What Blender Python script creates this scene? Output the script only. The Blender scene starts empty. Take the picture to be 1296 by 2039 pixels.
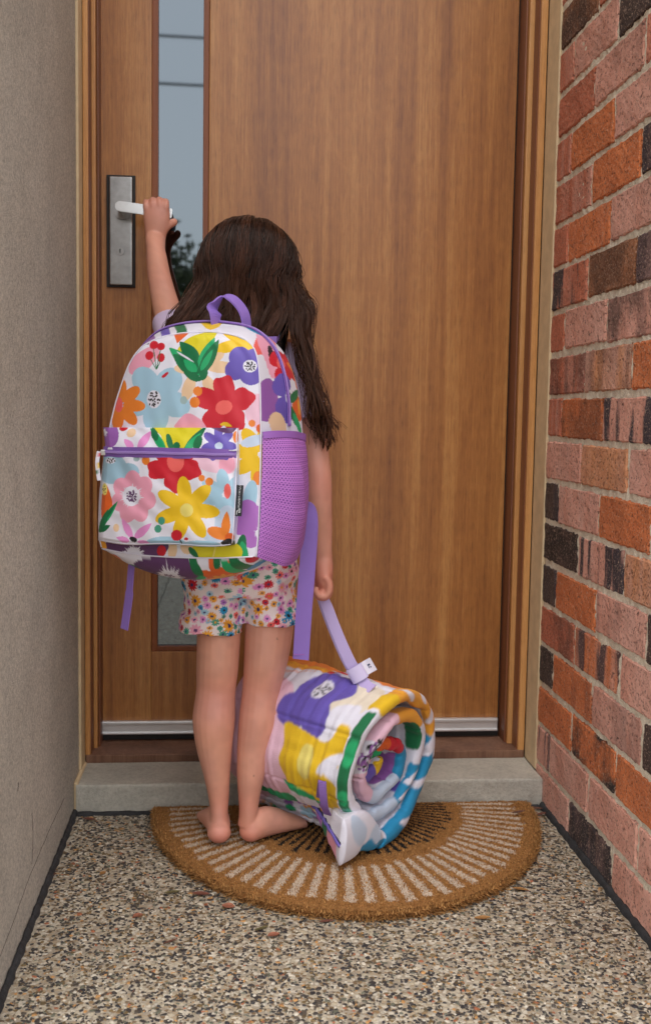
import bpy, bmesh, math, random
import numpy as np
from mathutils import Vector, Matrix

rnd = random.Random(7)
nrg = np.random.default_rng(7)
S = bpy.context.scene
COL = S.collection

# ------------------------------------------------------------------ camera
CAM = np.array([-0.6534, -2.0829, 0.8086])
FPX = 2132.4                                   # focal length in photograph pixels
PIT, YAW, ROL = 0.08991, 0.08723, 0.01583
_cp, _sp, _cy, _sy = math.cos(PIT), math.sin(PIT), math.cos(YAW), math.sin(YAW)
FWD = np.array([_sy*_cp, _cy*_cp, -_sp])
_r0 = np.array([_cy, -_sy, 0.0]); _u0 = np.cross(_r0, FWD)
RGT = math.cos(ROL)*_r0 + math.sin(ROL)*_u0
UPV = -math.sin(ROL)*_r0 + math.cos(ROL)*_u0
cd = bpy.data.cameras.new('camera'); cam = bpy.data.objects.new('camera', cd); COL.objects.link(cam)
cam.matrix_world = Matrix(((RGT[0], UPV[0], -FWD[0], CAM[0]), (RGT[1], UPV[1], -FWD[1], CAM[1]),
                           (RGT[2], UPV[2], -FWD[2], CAM[2]), (0, 0, 0, 1)))
cd.sensor_fit = 'VERTICAL'; cd.sensor_height = 36.0; cd.lens = FPX/2039*36.0
cd.clip_start = 0.05; cd.clip_end = 500
cd.dof.use_dof = True; cd.dof.focus_distance = 1.80; cd.dof.aperture_fstop = 6.3
S.camera = cam

# ------------------------------------------------------------------ light
SUN_EL, SUN_AZ = math.radians(70), math.radians(188)     # azimuth clockwise from +Y: behind the camera, to the left
W = bpy.data.worlds.new('World'); S.world = W; W.use_nodes = True
wn = W.node_tree.nodes; wl = W.node_tree.links
sky = wn.new('ShaderNodeTexSky'); sky.sky_type = 'NISHITA'; sky.sun_disc = False
sky.sun_elevation = SUN_EL; sky.sun_rotation = SUN_AZ
sky.air_density = 1.0; sky.dust_density = 3.0; sky.ozone_density = 1.0
wn['Background'].inputs['Strength'].default_value = 0.13
hs = wn.new('ShaderNodeHueSaturation'); hs.inputs['Saturation'].default_value = 0.42      # thin overcast: the blue is washed out of the whole sky
wl.new(sky.outputs['Color'], hs.inputs['Color']); wl.new(hs.outputs['Color'], wn['Background'].inputs['Color'])
sd = bpy.data.lights.new('sun', 'SUN'); so = bpy.data.objects.new('sun', sd); COL.objects.link(so)
sd.energy = 1.5; sd.angle = math.radians(140); sd.color = (1.0, 0.94, 0.85)
_sdv = Vector((math.sin(SUN_AZ)*math.cos(SUN_EL), math.cos(SUN_AZ)*math.cos(SUN_EL), math.sin(SUN_EL)))
so.rotation_euler = _sdv.to_track_quat('Z', 'Y').to_euler(); so.location = (-1.5, -4, 4)
S.view_settings.view_transform = 'Standard'; S.view_settings.look = 'None'
S.view_settings.exposure = 0.78; S.view_settings.gamma = 1.0
S.view_settings.use_curve_mapping = False
S.cycles.max_bounces = 8

# ------------------------------------------------------------------ helpers
def ray(px, py):
    return FWD*FPX + RGT*(px-648) + UPV*(1019.5-py)
def P(px, py, Y):                               # a point at depth Y, read off the photograph
    d = ray(px, py); return CAM + d*(Y-CAM[1])/d[1]
def PZ(px, py, Z):
    d = ray(px, py); return CAM + d*(Z-CAM[2])/d[2]
def PPL(px, py, o, n):
    d = ray(px, py); return CAM + d*(np.dot(o-CAM, n)/np.dot(d, n))
def PXS(Y): return (Y+2.083)/FPX                # metres per photograph pixel at depth Y

def lin(r, g, b):
    f = lambda c: (c/255/12.92) if c/255 <= 0.04045 else ((c/255+0.055)/1.055)**2.4
    return (f(r), f(g), f(b))

def nmesh(name, V, F, smooth=True):
    V = np.asarray(V, np.float32); F = np.asarray(F, np.int32)
    me = bpy.data.meshes.new(name); k = F.shape[1]
    me.vertices.add(len(V)); me.vertices.foreach_set('co', V.ravel())
    me.loops.add(F.size); me.loops.foreach_set('vertex_index', F.ravel())
    me.polygons.add(len(F)); me.polygons.foreach_set('loop_start', np.arange(0, F.size, k, dtype=np.int32))
    me.polygons.foreach_set('loop_total', np.full(len(F), k, np.int32))
    me.polygons.foreach_set('use_smooth', np.full(len(F), bool(smooth)))
    me.update(calc_edges=True); me.validate(); return me

def setcol(me, C, name='Col'):
    C = np.asarray(C, np.float32)
    if C.shape[1] == 3: C = np.concatenate([C, np.ones((len(C), 1), np.float32)], 1)
    a = me.color_attributes.new(name, 'FLOAT_COLOR', 'POINT'); a.data.foreach_set('color', C.ravel())

def obj(name, me, mat=None, parent=None, **props):
    o = bpy.data.objects.new(name, me); COL.objects.link(o)
    if mat is not None and me is not None:
        me.materials.clear(); me.materials.append(mat)
    if parent is not None: o.parent = parent
    for k, v in props.items(): o[k] = v
    return o

def thing(name, label, cat, group=None, loc=None):
    o = bpy.data.objects.new(name, None); COL.objects.link(o); o.empty_display_size = 0.05
    o['label'] = label; o['category'] = cat
    if group: o['group'] = group
    if loc is not None: pass
    return o
def tag(o, label, cat, group=None):
    o['label'] = label; o['category'] = cat
    if group: o['group'] = group
    return o

class MB:                                       # collects boxes, tubes and prisms into one mesh
    def __init__(s): s.bm = bmesh.new()
    def box(s, a, b, bev=0.0, seg=2):
        a = np.array(a, float); b = np.array(b, float)
        r = bmesh.ops.create_cube(s.bm, size=1.0)
        vs = r['verts']
        for v in vs:
            v.co = Vector([(a[i]+b[i])/2 + v.co[i]*(b[i]-a[i]) for i in range(3)])
        if bev > 0:
            es = list({e for v in vs for e in v.link_edges})
            bmesh.ops.bevel(s.bm, geom=es, offset=bev, segments=seg, profile=0.6, affect='EDGES')
        return s
    def tube(s, pts, rad, n=10, cap=True):
        pts = [np.array(p, float) for p in pts]
        if not hasattr(rad, '__len__'): rad = [rad]*len(pts)
        rings = []; up = None
        for i, p in enumerate(pts):
            t = pts[min(i+1, len(pts)-1)] - pts[max(i-1, 0)]; t /= np.linalg.norm(t)+1e-12
            if up is None:
                up = np.array([0, 0, 1.0]) if abs(t[2]) < 0.9 else np.array([0, 1.0, 0])
            sd_ = np.cross(t, up); sd_ /= np.linalg.norm(sd_)+1e-12; up = np.cross(sd_, t)
            rings.append([s.bm.verts.new(p + rad[i]*(math.cos(a)*sd_ + math.sin(a)*up))
                          for a in [2*math.pi*k/n for k in range(n)]])
        for a, b in zip(rings, rings[1:]):
            for k in range(n):
                s.bm.faces.new((a[k], a[(k+1) % n], b[(k+1) % n], b[k]))
        if cap:
            s.bm.faces.new(rings[0][::-1]); s.bm.faces.new(rings[-1])
        return s
    def ribbon(s, pts, wdir, width, thick=0.0018):   # flat webbing following pts
        pts = [np.array(p, float) for p in pts]
        if not hasattr(width, '__len__'): width = [width]*len(pts)
        if not isinstance(wdir, list): wdir = [wdir]*len(pts)
        R = []
        for i, p in enumerate(pts):
            t = pts[min(i+1, len(pts)-1)] - pts[max(i-1, 0)]; t /= np.linalg.norm(t)+1e-12
            wv = np.array(wdir[i], float); wv = wv - t*np.dot(wv, t); wv /= np.linalg.norm(wv)+1e-12
            nv = np.cross(t, wv)
            h = width[i]/2
            R.append([s.bm.verts.new(p+wv*h+nv*thick/2), s.bm.verts.new(p-wv*h+nv*thick/2),
                      s.bm.verts.new(p-wv*h-nv*thick/2), s.bm.verts.new(p+wv*h-nv*thick/2)])
        for a, b in zip(R, R[1:]):
            for k in range(4):
                s.bm.faces.new((a[k], a[(k+1) % 4], b[(k+1) % 4], b[k]))
        s.bm.faces.new(R[0][::-1]); s.bm.faces.new(R[-1])
        return s
    def build(s, name, mat, parent=None, smooth=False, **props):
        bmesh.ops.recalc_face_normals(s.bm, faces=s.bm.faces[:])
        me = bpy.data.meshes.new(name); s.bm.to_mesh(me); s.bm.free()
        if smooth:
            me.polygons.foreach_set('use_smooth', np.full(len(me.polygons), True))
        return obj(name, me, mat, parent, **props)

def crom(pts, n):                                # Catmull-Rom through pts, n samples
    p = np.array(pts, float); m = len(p)
    p = np.vstack([2*p[0]-p[1], p, 2*p[-1]-p[-2]])
    t = np.linspace(0, m-1, n); i = np.minimum(t.astype(int), m-2); f = (t-i)[:, None]
    a, b, c, d = p[i], p[i+1], p[i+2], p[i+3]
    return 0.5*((2*b) + (c-a)*f + (2*a-5*b+4*c-d)*f*f + (3*b-a-3*c+d)*f**3)
def resample(p, n):
    p = np.array(p, float); d = np.r_[0, np.cumsum(np.linalg.norm(np.diff(p, axis=0), axis=1))]
    t = np.linspace(0, d[-1], n)
    return np.stack([np.interp(t, d, p[:, k]) for k in range(p.shape[1])], 1)
def gridfaces(nr, nc, wrap=False):
    r, c = np.meshgrid(np.arange(nr-1), np.arange(nc if wrap else nc-1), indexing='ij')
    c2 = (c+1) % nc
    return np.stack([r*nc+c, r*nc+c2, (r+1)*nc+c2, (r+1)*nc+c], -1).reshape(-1, 4)

# value noise in numpy
def vnoise(x, y, seed=0):
    def h(i, j):
        v = np.sin(i*127.1+j*311.7+seed*74.7)*43758.5453; return v-np.floor(v)
    xi, yi = np.floor(x), np.floor(y); f, g = x-xi, y-yi
    f = f*f*(3-2*f); g = g*g*(3-2*g)
    return (h(xi, yi)*(1-f)+h(xi+1, yi)*f)*(1-g)+(h(xi, yi+1)*(1-f)+h(xi+1, yi+1)*f)*g

# ------------------------------------------------------------------ materials
class NT:
    def __init__(s, name):
        s.m = bpy.data.materials.new(name); s.m.use_nodes = True
        s.t = s.m.node_tree; s.b = s.t.nodes['Principled BSDF']; s.out = s.t.nodes['Material Output']
    def n(s, typ, ins=None, **kw):
        nd = s.t.nodes.new('ShaderNode'+typ)
        for k, v in kw.items(): setattr(nd, k, v)
        for k, v in (ins or {}).items(): s.set(nd.inputs[k], v)
        return nd
    def set(s, sock, v):
        if isinstance(v, bpy.types.NodeSocket): s.t.links.new(v, sock)
        elif isinstance(v, bpy.types.Node): s.t.links.new(v.outputs[0], sock)
        else:
            if hasattr(sock.default_value, '__len__') and hasattr(v, '__len__') and len(v) == 3 and len(sock.default_value) == 4: v = (*v, 1)
            sock.default_value = v
    def p(s, **kw):
        for k, v in kw.items(): s.set(s.b.inputs[k.replace('_', ' ')], v)
        return s
    def coord(s, kind='Object', scale=(1, 1, 1), rot=(0, 0, 0), loc=(0, 0, 0)):
        tc = s.n('TexCoord'); mp = s.n('Mapping', {'Vector': tc.outputs[kind], 'Scale': scale, 'Rotation': rot, 'Location': loc})
        return mp.outputs[0]
    def noise(s, vec, scale, detail=4, rough=0.55, dist=0.0):
        return s.n('TexNoise', {'Vector': vec, 'Scale': scale, 'Detail': detail, 'Roughness': rough, 'Distortion': dist}).outputs['Fac']
    def ramp(s, fac, stops, interp='LINEAR'):
        r = s.n('ValToRGB', {'Fac': fac}); cr = r.color_ramp; cr.interpolation = interp
        while len(cr.elements) > 1: cr.elements.remove(cr.elements[-1])
        for i, (pos, c) in enumerate(stops):
            e = cr.elements[0] if i == 0 else cr.elements.new(pos)
            e.position = pos; e.color = (*c, 1) if len(c) == 3 else c
        return r.outputs['Color']
    def mix(s, fac, a, b, mode='MIX'):
        m = s.n('MixRGB', {'Fac': fac, 'Color1': a, 'Color2': b}, blend_type=mode); return m.outputs[0]
    def math(s, op, a, b=0.0, clamp=False):
        m = s.n('Math', operation=op, use_clamp=clamp); s.set(m.inputs[0], a); s.set(m.inputs[1], b); return m.outputs[0]
    def attr(s, name, typ='GEOMETRY'):
        return s.n('Attribute', attribute_name=name, attribute_type=typ)
    def bump(s, h, strength=0.3, dist=0.002):
        b = s.n('Bump', {'Height': h, 'Strength': strength, 'Distance': dist}); s.t.links.new(b.outputs[0], s.b.inputs['Normal']); return s

def G(v): return (v, v, v)

def mat_wood(name, c0, c1, c2, scale=1.0, rough=0.42, dark=0.35, coat=0.12):
    t = NT(name)
    inf = t.n('ObjectInfo')
    off = t.n('CombineXYZ', {0: t.math('MULTIPLY', inf.outputs['Random'], 7.0), 1: 0.0, 2: 0.0})
    tc = t.n('TexCoord')
    sh = t.n('VectorMath', operation='ADD'); t.set(sh.inputs[0], tc.outputs['Object']); t.set(sh.inputs[1], off)
    def mp(sc): return t.n('Mapping', {'Vector': sh.outputs[0], 'Scale': sc}).outputs[0]
    broad = t.noise(mp((9*scale, 9*scale, 0.35)), 1.0, 3, 0.5, 0.3)
    mid = t.noise(mp((55*scale, 55*scale, 1.1)), 1.0, 5, 0.6, 0.25)
    fine = t.noise(mp((330*scale, 330*scale, 9)), 1.0, 4, 0.7)
    pore = t.noise(mp((900*scale, 900*scale, 26)), 1.0, 2, 0.6)
    mott = t.noise(mp((60*scale, 60*scale, 30)), 1.0, 4, 0.6, 0.6)
    f = t.math('ADD', t.math('MULTIPLY', broad, 0.42), t.math('MULTIPLY', mid, 0.33))
    f = t.math('ADD', f, t.math('MULTIPLY', fine, 0.26))
    f = t.math('ADD', f, t.math('MULTIPLY', mott, 0.13))
    col = t.ramp(f, [(0.42, c0), (0.56, c1), (0.70, c2)])
    pm = t.ramp(pore, [(0.30, G(1-dark)), (0.48, G(1.0))])
    col = t.mix(1.0, col, pm, 'MULTIPLY')
    t.p(Base_Color=col, Roughness=rough)
    t.b.inputs['Coat Weight'].default_value = coat; t.b.inputs['Coat Roughness'].default_value = 0.28
    t.bump(t.math('ADD', fine, pore), 0.12, 0.0008)
    return t.m

def mat_plain(name, c, rough=0.5, metal=0.0, noise=0.0, nscale=40, bump=0.0, bscale=300, bdist=0.001, **kw):
    t = NT(name); v = t.coord()
    if noise > 0:
        f = t.noise(v, nscale, 5, 0.6)
        col = t.ramp(f, [(0.3, tuple(x*(1-noise) for x in c)), (0.7, tuple(min(1, x*(1+noise)) for x in c))])
    else: col = c
    t.p(Base_Color=col, Roughness=rough, Metallic=metal)
    for k, x in kw.items(): t.set(t.b.inputs[k.replace('_', ' ')], x)
    if bump > 0: t.bump(t.noise(v, bscale, 3, 0.6), bump, bdist)
    return t.m

def mat_print(name, rough=0.55, weave=900, bump=0.15, crease=0.0, sheen=0.1):
    t = NT(name); a = t.attr('Col'); v = t.coord()
    t.p(Base_Color=a.outputs['Color'], Roughness=rough)
    t.b.inputs['Sheen Weight'].default_value = sheen
    h = t.noise(v, weave, 2, 0.5)
    if crease > 0:
        c = t.noise(v, 22, 3, 0.5, 0.8); h = t.math('ADD', t.math('MULTIPLY', h, 0.25), t.math('MULTIPLY', c, crease))
        t.bump(h, bump, 0.012)
    else: t.bump(h, bump, 0.0006)
    return t.m

def mat_web(name, c, scale=1.0):                # woven webbing
    t = NT(name); v = t.coord(scale=(1, 1, 1))
    w1 = t.n('TexWave', {'Vector': v, 'Scale': 260*scale, 'Distortion': 0.6, 'Detail': 1}, wave_type='BANDS', bands_direction='Z').outputs['Fac']
    n1 = t.noise(v, 500, 2)
    col = t.mix(t.math('MULTIPLY', w1, 0.35), c, tuple(x*0.72 for x in c))
    t.p(Base_Color=col, Roughness=0.75); t.bump(t.math('ADD', w1, n1), 0.35, 0.0008)
    return t.m
# ------------------------------------------------------------------ the setting
XL, XR = -0.967, 0.0             # faces of the rendered wall and of the brick wall
YSTEP, ZSTEP, YSILL, ZSILL, YDOOR = 0.047, 0.061, 0.185, 0.078, 0.29

# --- ground outside and the porch floor
t = NT('ground'); v = t.coord()
t.p(Base_Color=t.ramp(t.noise(v, 3.0, 8, 0.65), [(0.35, (0.20, 0.185, 0.16)), (0.65, (0.30, 0.28, 0.25))]), Roughness=0.95)
M_ground = t.m
gv = [(-90, -140, -0.12), (90, -140, -0.12), (90, 40, -0.12), (-90, 40, -0.12)]
obj('ground', nmesh('ground', gv, [(0, 1, 2, 3)], False), M_ground, kind='structure')

t = NT('exposed_aggregate'); v = t.coord()
vo = t.n('TexVoronoi', {'Vector': v, 'Scale': 150.0, 'Randomness': 1.0}, feature='F1')
vd = t.n('TexVoronoi', {'Vector': v, 'Scale': 150.0, 'Randomness': 1.0}, feature='DISTANCE_TO_EDGE')
sep = t.n('SeparateColor', {'Color': vo.outputs['Color']})
pc = t.ramp(sep.outputs[0], [(0.0, lin(58, 54, 50)), (0.13, lin(120, 98, 72)), (0.22, lin(166, 148, 122)), (0.42, lin(186, 174, 152)),
                             (0.62, lin(158, 146, 128)), (0.8, lin(200, 190, 172)), (0.93, lin(140, 116, 84))], 'CONSTANT')
edge = t.ramp(vd.outputs['Distance'], [(0.02, G(0)), (0.10, G(1))])
stain = t.ramp(t.noise(v, 4.0, 6, 0.6), [(0.3, G(0.82)), (0.7, G(1.0))])
colr = t.mix(edge, t.mix(t.noise(v, 900, 2), lin(150, 140, 124), lin(178, 168, 150)), pc)
t.p(Base_Color=t.mix(1.0, colr, stain, 'MULTIPLY'), Roughness=0.75)
t.bump(t.math('ADD', t.math('MULTIPLY', edge, 0.6), t.math('MULTIPLY', t.noise(v, 700, 3), 0.4)), 0.6, 0.002)
M_aggr = t.m
mb = MB(); mb.box((XL+0.008, -3.2, -0.1), (XR-0.008, YSTEP-0.008, 0.0)); mb.box((XL-1.2, -3.2, -0.1), (XL+0.0115, -0.81, 0.0)); mb.box((XR-0.0115, -3.2, -0.1), (XR+1.2, -0.81, 0.0))
floor = mb.build('floor', M_aggr, kind='structure')

# the loose-looking stones of the exposed aggregate (far too many to count)
def stone_base():
    V = []
    for k in range(6):
        a = k*math.pi/3; V.append((math.cos(a), math.sin(a), -0.1))
    for k in range(6):
        a = k*math.pi/3+0.3; V.append((0.66*math.cos(a), 0.66*math.sin(a), 0.62))
    V.append((0, 0, 0.86))
    F = []
    for k in range(6):
        F += [(k, (k+1) % 6, 6+k), ((k+1) % 6, 6+(k+1) % 6, 6+k), (6+k, 6+(k+1) % 6, 12)]
    return np.array(V), np.array(F)
SV, SF = stone_base()
NS = 25000
sx = nrg.uniform(XL+0.014, XR-0.014, NS); sy = nrg.uniform(-0.86, YSTEP-0.012, NS)
sa = nrg.uniform(0, 2*math.pi, NS); sl = np.clip(nrg.lognormal(math.log(0.0031), 0.3, NS), 0.0016, 0.0065); sw = sl*nrg.uniform(0.5, 0.85, NS)
sh = nrg.uniform(0.0007, 0.0017, NS)
loc = SV[None]*np.stack([sl, sw, sh], 1)[:, None, :]*(1+nrg.uniform(-0.18, 0.18, (NS, 13, 1)))
ca, sn = np.cos(sa)[:, None], np.sin(sa)[:, None]
VX = loc[..., 0]*ca-loc[..., 1]*sn+sx[:, None]; VY = loc[..., 0]*sn+loc[..., 1]*ca+sy[:, None]; VZ = loc[..., 2]+0.0002
VV = np.stack([VX, VY, VZ], -1).reshape(-1, 3)
FF = (SF[None]+(np.arange(NS)*13)[:, None, None]).reshape(-1, 3)
pal = np.array([lin(44, 43, 46), lin(58, 53, 50), lin(74, 66, 57), lin(88, 74, 52), lin(112, 92, 60), lin(96, 96, 82), lin(160, 148, 126), lin(176, 166, 148), lin(188, 180, 164), lin(172, 128, 78), lin(150, 92, 62)])
ci = nrg.choice(len(pal), NS, p=[0.17, 0.13, 0.10, 0.07, 0.06, 0.07, 0.12, 0.14, 0.08, 0.04, 0.02])
cc = pal[ci]*nrg.uniform(0.8, 1.2, (NS, 1))
me = nmesh('aggregate_stones', VV, FF, True); setcol(me, np.repeat(cc, 13, 0))
t = NT('stones'); t.p(Base_Color=t.attr('Col').outputs['Color'], Roughness=0.5); M_stones = t.m
obj('aggregate_stones', me, M_stones, floor, kind='stuff')

# black joint filler round the slab
M_foam = mat_plain('joint_foam', (0.022, 0.022, 0.024), 0.8, noise=0.5, nscale=60, bump=0.6, bscale=120, bdist=0.003)
def wavy_strip(name, a, b, h, w, inward):
    a = np.array(a, float); b = np.array(b, float); n = 120
    d = (b-a)/np.linalg.norm(b-a); inward = np.array(inward, float)
    prof = [(0, -0.05), (0, h), (w*0.55, h*0.98), (w, h*0.55), (w*1.05, -0.05)]
    V = []
    for i in range(n):
        p = a+(b-a)*i/(n-1); k = 1+0.18*math.sin(i*0.9)*math.sin(i*0.23+1)+rnd.uniform(-0.06, 0.06)
        for u, z in prof: V.append(p+inward*u*k+np.array([0, 0, z*k if z > 0 else z]))
    return obj(name, nmesh(name, V, gridfaces(n, 5)[:, ::-1]), M_foam, floor)
wavy_strip('joint_strip', (XL+0.001, -0.80, 0), (XL+0.001, YSTEP-0.002, 0), 0.011, 0.008, (1, 0, 0))
wavy_strip('joint_strip', (XL+0.01, YSTEP-0.001, 0), (XR-0.012, YSTEP-0.001, 0), 0.006, 0.012, (0, -1, 0))
wavy_strip('joint_strip', (XR-0.001, YSTEP-0.002, 0), (XR-0.001, -0.80, 0), 0.012, 0.009, (-1, 0, 0))

# --- rendered wall on the left
t = NT('render_coat'); v = t.coord()
big = t.noise(v, 2.2, 5, 0.6); fin = t.noise(v, 200, 4, 0.8); grn = t.noise(v, 900, 2, 0.6)
c = t.ramp(big, [(0.3, lin(198, 188, 174)), (0.7, lin(212, 203, 190))])
c = t.mix(1.0, c, t.ramp(fin, [(0.34, G(0.55)), (0.60, G(1.10))]), 'MULTIPLY')
c = t.mix(1.0, c, t.ramp(t.noise(v, 6.5, 8, 0.7, 0.4), [(0.36, G(0.86)), (0.58, G(1.0))]), 'MULTIPLY')
t.p(Base_Color=c, Roughness=0.92)
t.bump(t.math('ADD', fin, t.math('MULTIPLY', grn, 0.5)), 0.9, 0.0045)
M_render = t.m
mb = MB(); mb.box((XL-0.25, -0.80, -0.1), (XL, 0.55, 3.2), 0.004)
lw = mb.build('rendered_wall', M_render)
tag(lw, 'plain grey-beige cement rendered wall left of the door', 'wall')
M_caulk = mat_plain('caulk', lin(208, 184, 146), 0.6, noise=0.12, nscale=30, bump=0.3, bscale=60, bdist=0.002)
M_crack = mat_plain('crack', lin(96, 88, 80), 0.9)
mb = MB(); mb.box((XL-0.002, 0.13, ZSTEP+0.001), (XL+0.0055, YSILL-0.001, 2.3), 0.003); mb.build('caulk_strip', M_caulk, lw)
# hairline cracks low on the render
def crack(pts):
    m = MB(); pp = resample(crom(pts, 30), 40)
    pp = [(XL+0.0002, p[0]+rnd.uniform(-1, 1)*0.0012, p[1]+rnd.uniform(-1, 1)*0.0012) for p in pp]
    m.tube(pp, 0.0006, 4); m.build('crack', M_crack, lw)
def LW(px, py):
    d = ray(px, py); q = CAM+d*(XL-CAM[0])/d[0]; return (q[1], q[2])
crack([LW(0, 1905), LW(25, 1840), LW(60, 1745), LW(100, 1650), LW(128, 1590)])
crack([LW(64, 1620), LW(66, 1665), LW(64, 1720)])
crack([LW(37, 1560), LW(36, 1575)])

# --- brick wall on the right
t = NT('brick'); inf = t.n('ObjectInfo'); tc = t.n('TexCoord')
rv = t.math('MULTIPLY', inf.outputs['Random'], 37.0)
sh_ = t.n('VectorMath', operation='ADD'); t.set(sh_.inputs[0], tc.outputs['Object']); t.set(sh_.inputs[1], t.n('CombineXYZ', {0: rv, 1: rv, 2: rv}))
v = sh_.outputs[0]
base = inf.outputs['Color']
a_str = t.attr('stripe', 'OBJECT').outputs['Fac']; a_drk = t.attr('char', 'OBJECT').outputs['Fac']; a_pal = t.attr('bloom', 'OBJECT').outputs['Fac']
mv = t.n('Mapping', {'Vector': v, 'Scale': (1, 1, 0.12)}).outputs[0]
col = t.mix(t.ramp(t.noise(v, 14, 5, 0.6), [(0.35, G(0)), (0.7, G(0.55))]), base, t.mix(1.0, base, (0.62, 0.5, 0.45), 'MULTIPLY'))
# pale bloom in cloudy patches
bl = t.math('MULTIPLY', t.ramp(t.noise(mv, 16, 4, 0.6), [(0.42, G(0)), (0.62, G(1))]), a_pal)
col = t.mix(bl, col, lin(214, 166, 150))
# fired dark bands running up the face
st = t.math('MULTIPLY', t.ramp(t.noise(mv, 20, 2, 0.5), [(0.50, G(0)), (0.56, G(1))]), a_str)
col = t.mix(st, col, lin(62, 52, 58))
# charred patches
ch = t.math('MULTIPLY', t.ramp(t.noise(v, 11, 5, 0.6), [(0.40, G(0)), (0.55, G(1))]), a_drk)
col = t.mix(ch, col, lin(44, 34, 31))
# pits and pale grit
pit = t.ramp(t.noise(v, 210, 3, 0.65), [(0.33, G(0.28)), (0.45, G(1))])
pit2 = t.ramp(t.noise(v, 95, 3, 0.6), [(0.28, G(0.22)), (0.38, G(1))])
col = t.mix(1.0, t.mix(1.0, col, pit, 'MULTIPLY'), pit2, 'MULTIPLY')
grit = t.ramp(t.noise(v, 250, 3, 0.65), [(0.55, G(0)), (0.68, G(0.6))])
col = t.mix(grit, col, lin(206, 176, 152))
t.p(Base_Color=col, Roughness=0.88)
hb = t.math('ADD', t.math('MULTIPLY', t.noise(v, 260, 4, 0.7), 0.6), t.math('MULTIPLY', pit2, 0.6))
t.bump(t.math('ADD', hb, t.math('MULTIPLY', pit, 0.5)), 0.9, 0.0034)
M_brick = t.m
t = NT('mortar'); v = t.coord()
t.p(Base_Color=t.mix(1.0, t.ramp(t.noise(v, 30, 6, 0.65), [(0.3, lin(214, 200, 176)), (0.7, lin(236, 224, 202))]),
                     t.ramp(t.noise(v, 380, 3, 0.6), [(0.3, G(0.74)), (0.6, G(1.05))]), 'MULTIPLY'), Roughness=0.95)
t.bump(t.noise(v, 330, 4, 0.7), 0.9, 0.003); M_mortar = t.m

bw = thing('brick_wall', 'mottled red and pink clinker brick wall right of the door', 'wall')
# mortar bed: a rough sheet standing just behind the brick faces, smeared over some edges
ny, nz = 420, 560
Yg, Zg = np.meshgrid(np.linspace(-0.80, 0.107, ny), np.linspace(-0.06, 1.80, nz), indexing='ij')
dx = 0.0008 + 0.0022*(vnoise(Yg*60, Zg*60, 1)-0.5) + 0.0030*(vnoise(Yg*160, Zg*160, 2)-0.5) + 0.003*(vnoise(Yg*22, Zg*22, 3)-0.5)
me = nmesh('mortar', np.stack([XR+np.maximum(dx, -0.0016), Yg, Zg], -1).reshape(-1, 3), gridfaces(ny, nz)[:, ::-1])
obj('mortar', me, M_mortar, bw)
mb = MB(); mb.box((XR+0.012, -0.80, -0.1), (XR+0.3, 0.107, 3.2)); mb.box((XR+0.002, -0.80, 1.801), (XR+0.02, 0.106, 3.2)); mb.build('wall_core', M_mortar, bw)
mb = MB(); mb.box((XR-0.0052, 0.1005, ZSTEP+0.001), (XR+0.02, YSILL-0.001, 2.3), 0.003); mb.build('caulk_strip', M_caulk, bw)
mb = MB(); mb.box((XR+0.021, 0.1, -0.1), (XR+0.3, 0.55, 3.2)); mb.build('wall_return', M_mortar, bw)
# brick blanks: rough-edged, face towards -X
def brick_mesh(seed):
    r = np.random.default_rng(seed); n1, n2 = 25, 11
    u = np.r_[-0.5, np.linspace(-0.488, 0.488, n1-2), 0.5]; w_ = np.r_[-0.5, np.linspace(-0.465, 0.465, n2-2), 0.5]
    V = []; F = []
    U, Wv = np.meshgrid(u, w_, indexing='ij')
    e = np.minimum(np.minimum(0.5-abs(U), 1)*0.23, (0.5-abs(Wv))*0.076)
    rim = np.where(e < 1e-6, 1.0, 0.0)
    face = -0.0022+0.0022*rim+r.uniform(-0.0006, 0.0006, U.shape)+0.0008*np.sin(U*9+seed)*np.cos(Wv*5)
    Ue = U*0.23+rim*r.uniform(-0.0022, 0.0016, U.shape)*np.sign(U)*(abs(abs(U)-0.5) < 1e-6); We = Wv*0.076+rim*r.uniform(-0.0022, 0.0016, U.shape)*np.sign(Wv)*(abs(abs(Wv)-0.5) < 1e-6)
    V = np.stack([face, Ue, We], -1).reshape(-1, 3)
    F = [tuple(q) for q in gridfaces(n1, n2)]
    ring = [i*n2 for i in range(n1)]+[(n1-1)*n2+j for j in range(1, n2)]+[i*n2+n2-1 for i in range(n1-2, -1, -1)]+[j for j in range(n2-2, 0, -1)]
    b0 = len(V); back = V[ring].copy(); back[:, 0] = 0.03
    V = np.vstack([V, back]); m = len(ring)
    F += [(ring[k], b0+k, b0+(k+1) % m, ring[(k+1) % m]) for k in range(m)]
    me = nmesh('brick', V, np.array(F), False); me.materials.append(M_brick)
    bm = bmesh.new(); bm.from_mesh(me); bmesh.ops.recalc_face_normals(bm, faces=bm.faces[:]); bm.to_mesh(me); bm.free()
    return me
BM = [brick_mesh(s_) for s_ in range(7)]
R_, P_, O_, T_, N_, D_ = lin(200, 116, 86), lin(222, 162, 142), lin(214, 122, 70), lin(216, 150, 106), lin(154, 100, 66), lin(76, 58, 52)
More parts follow.
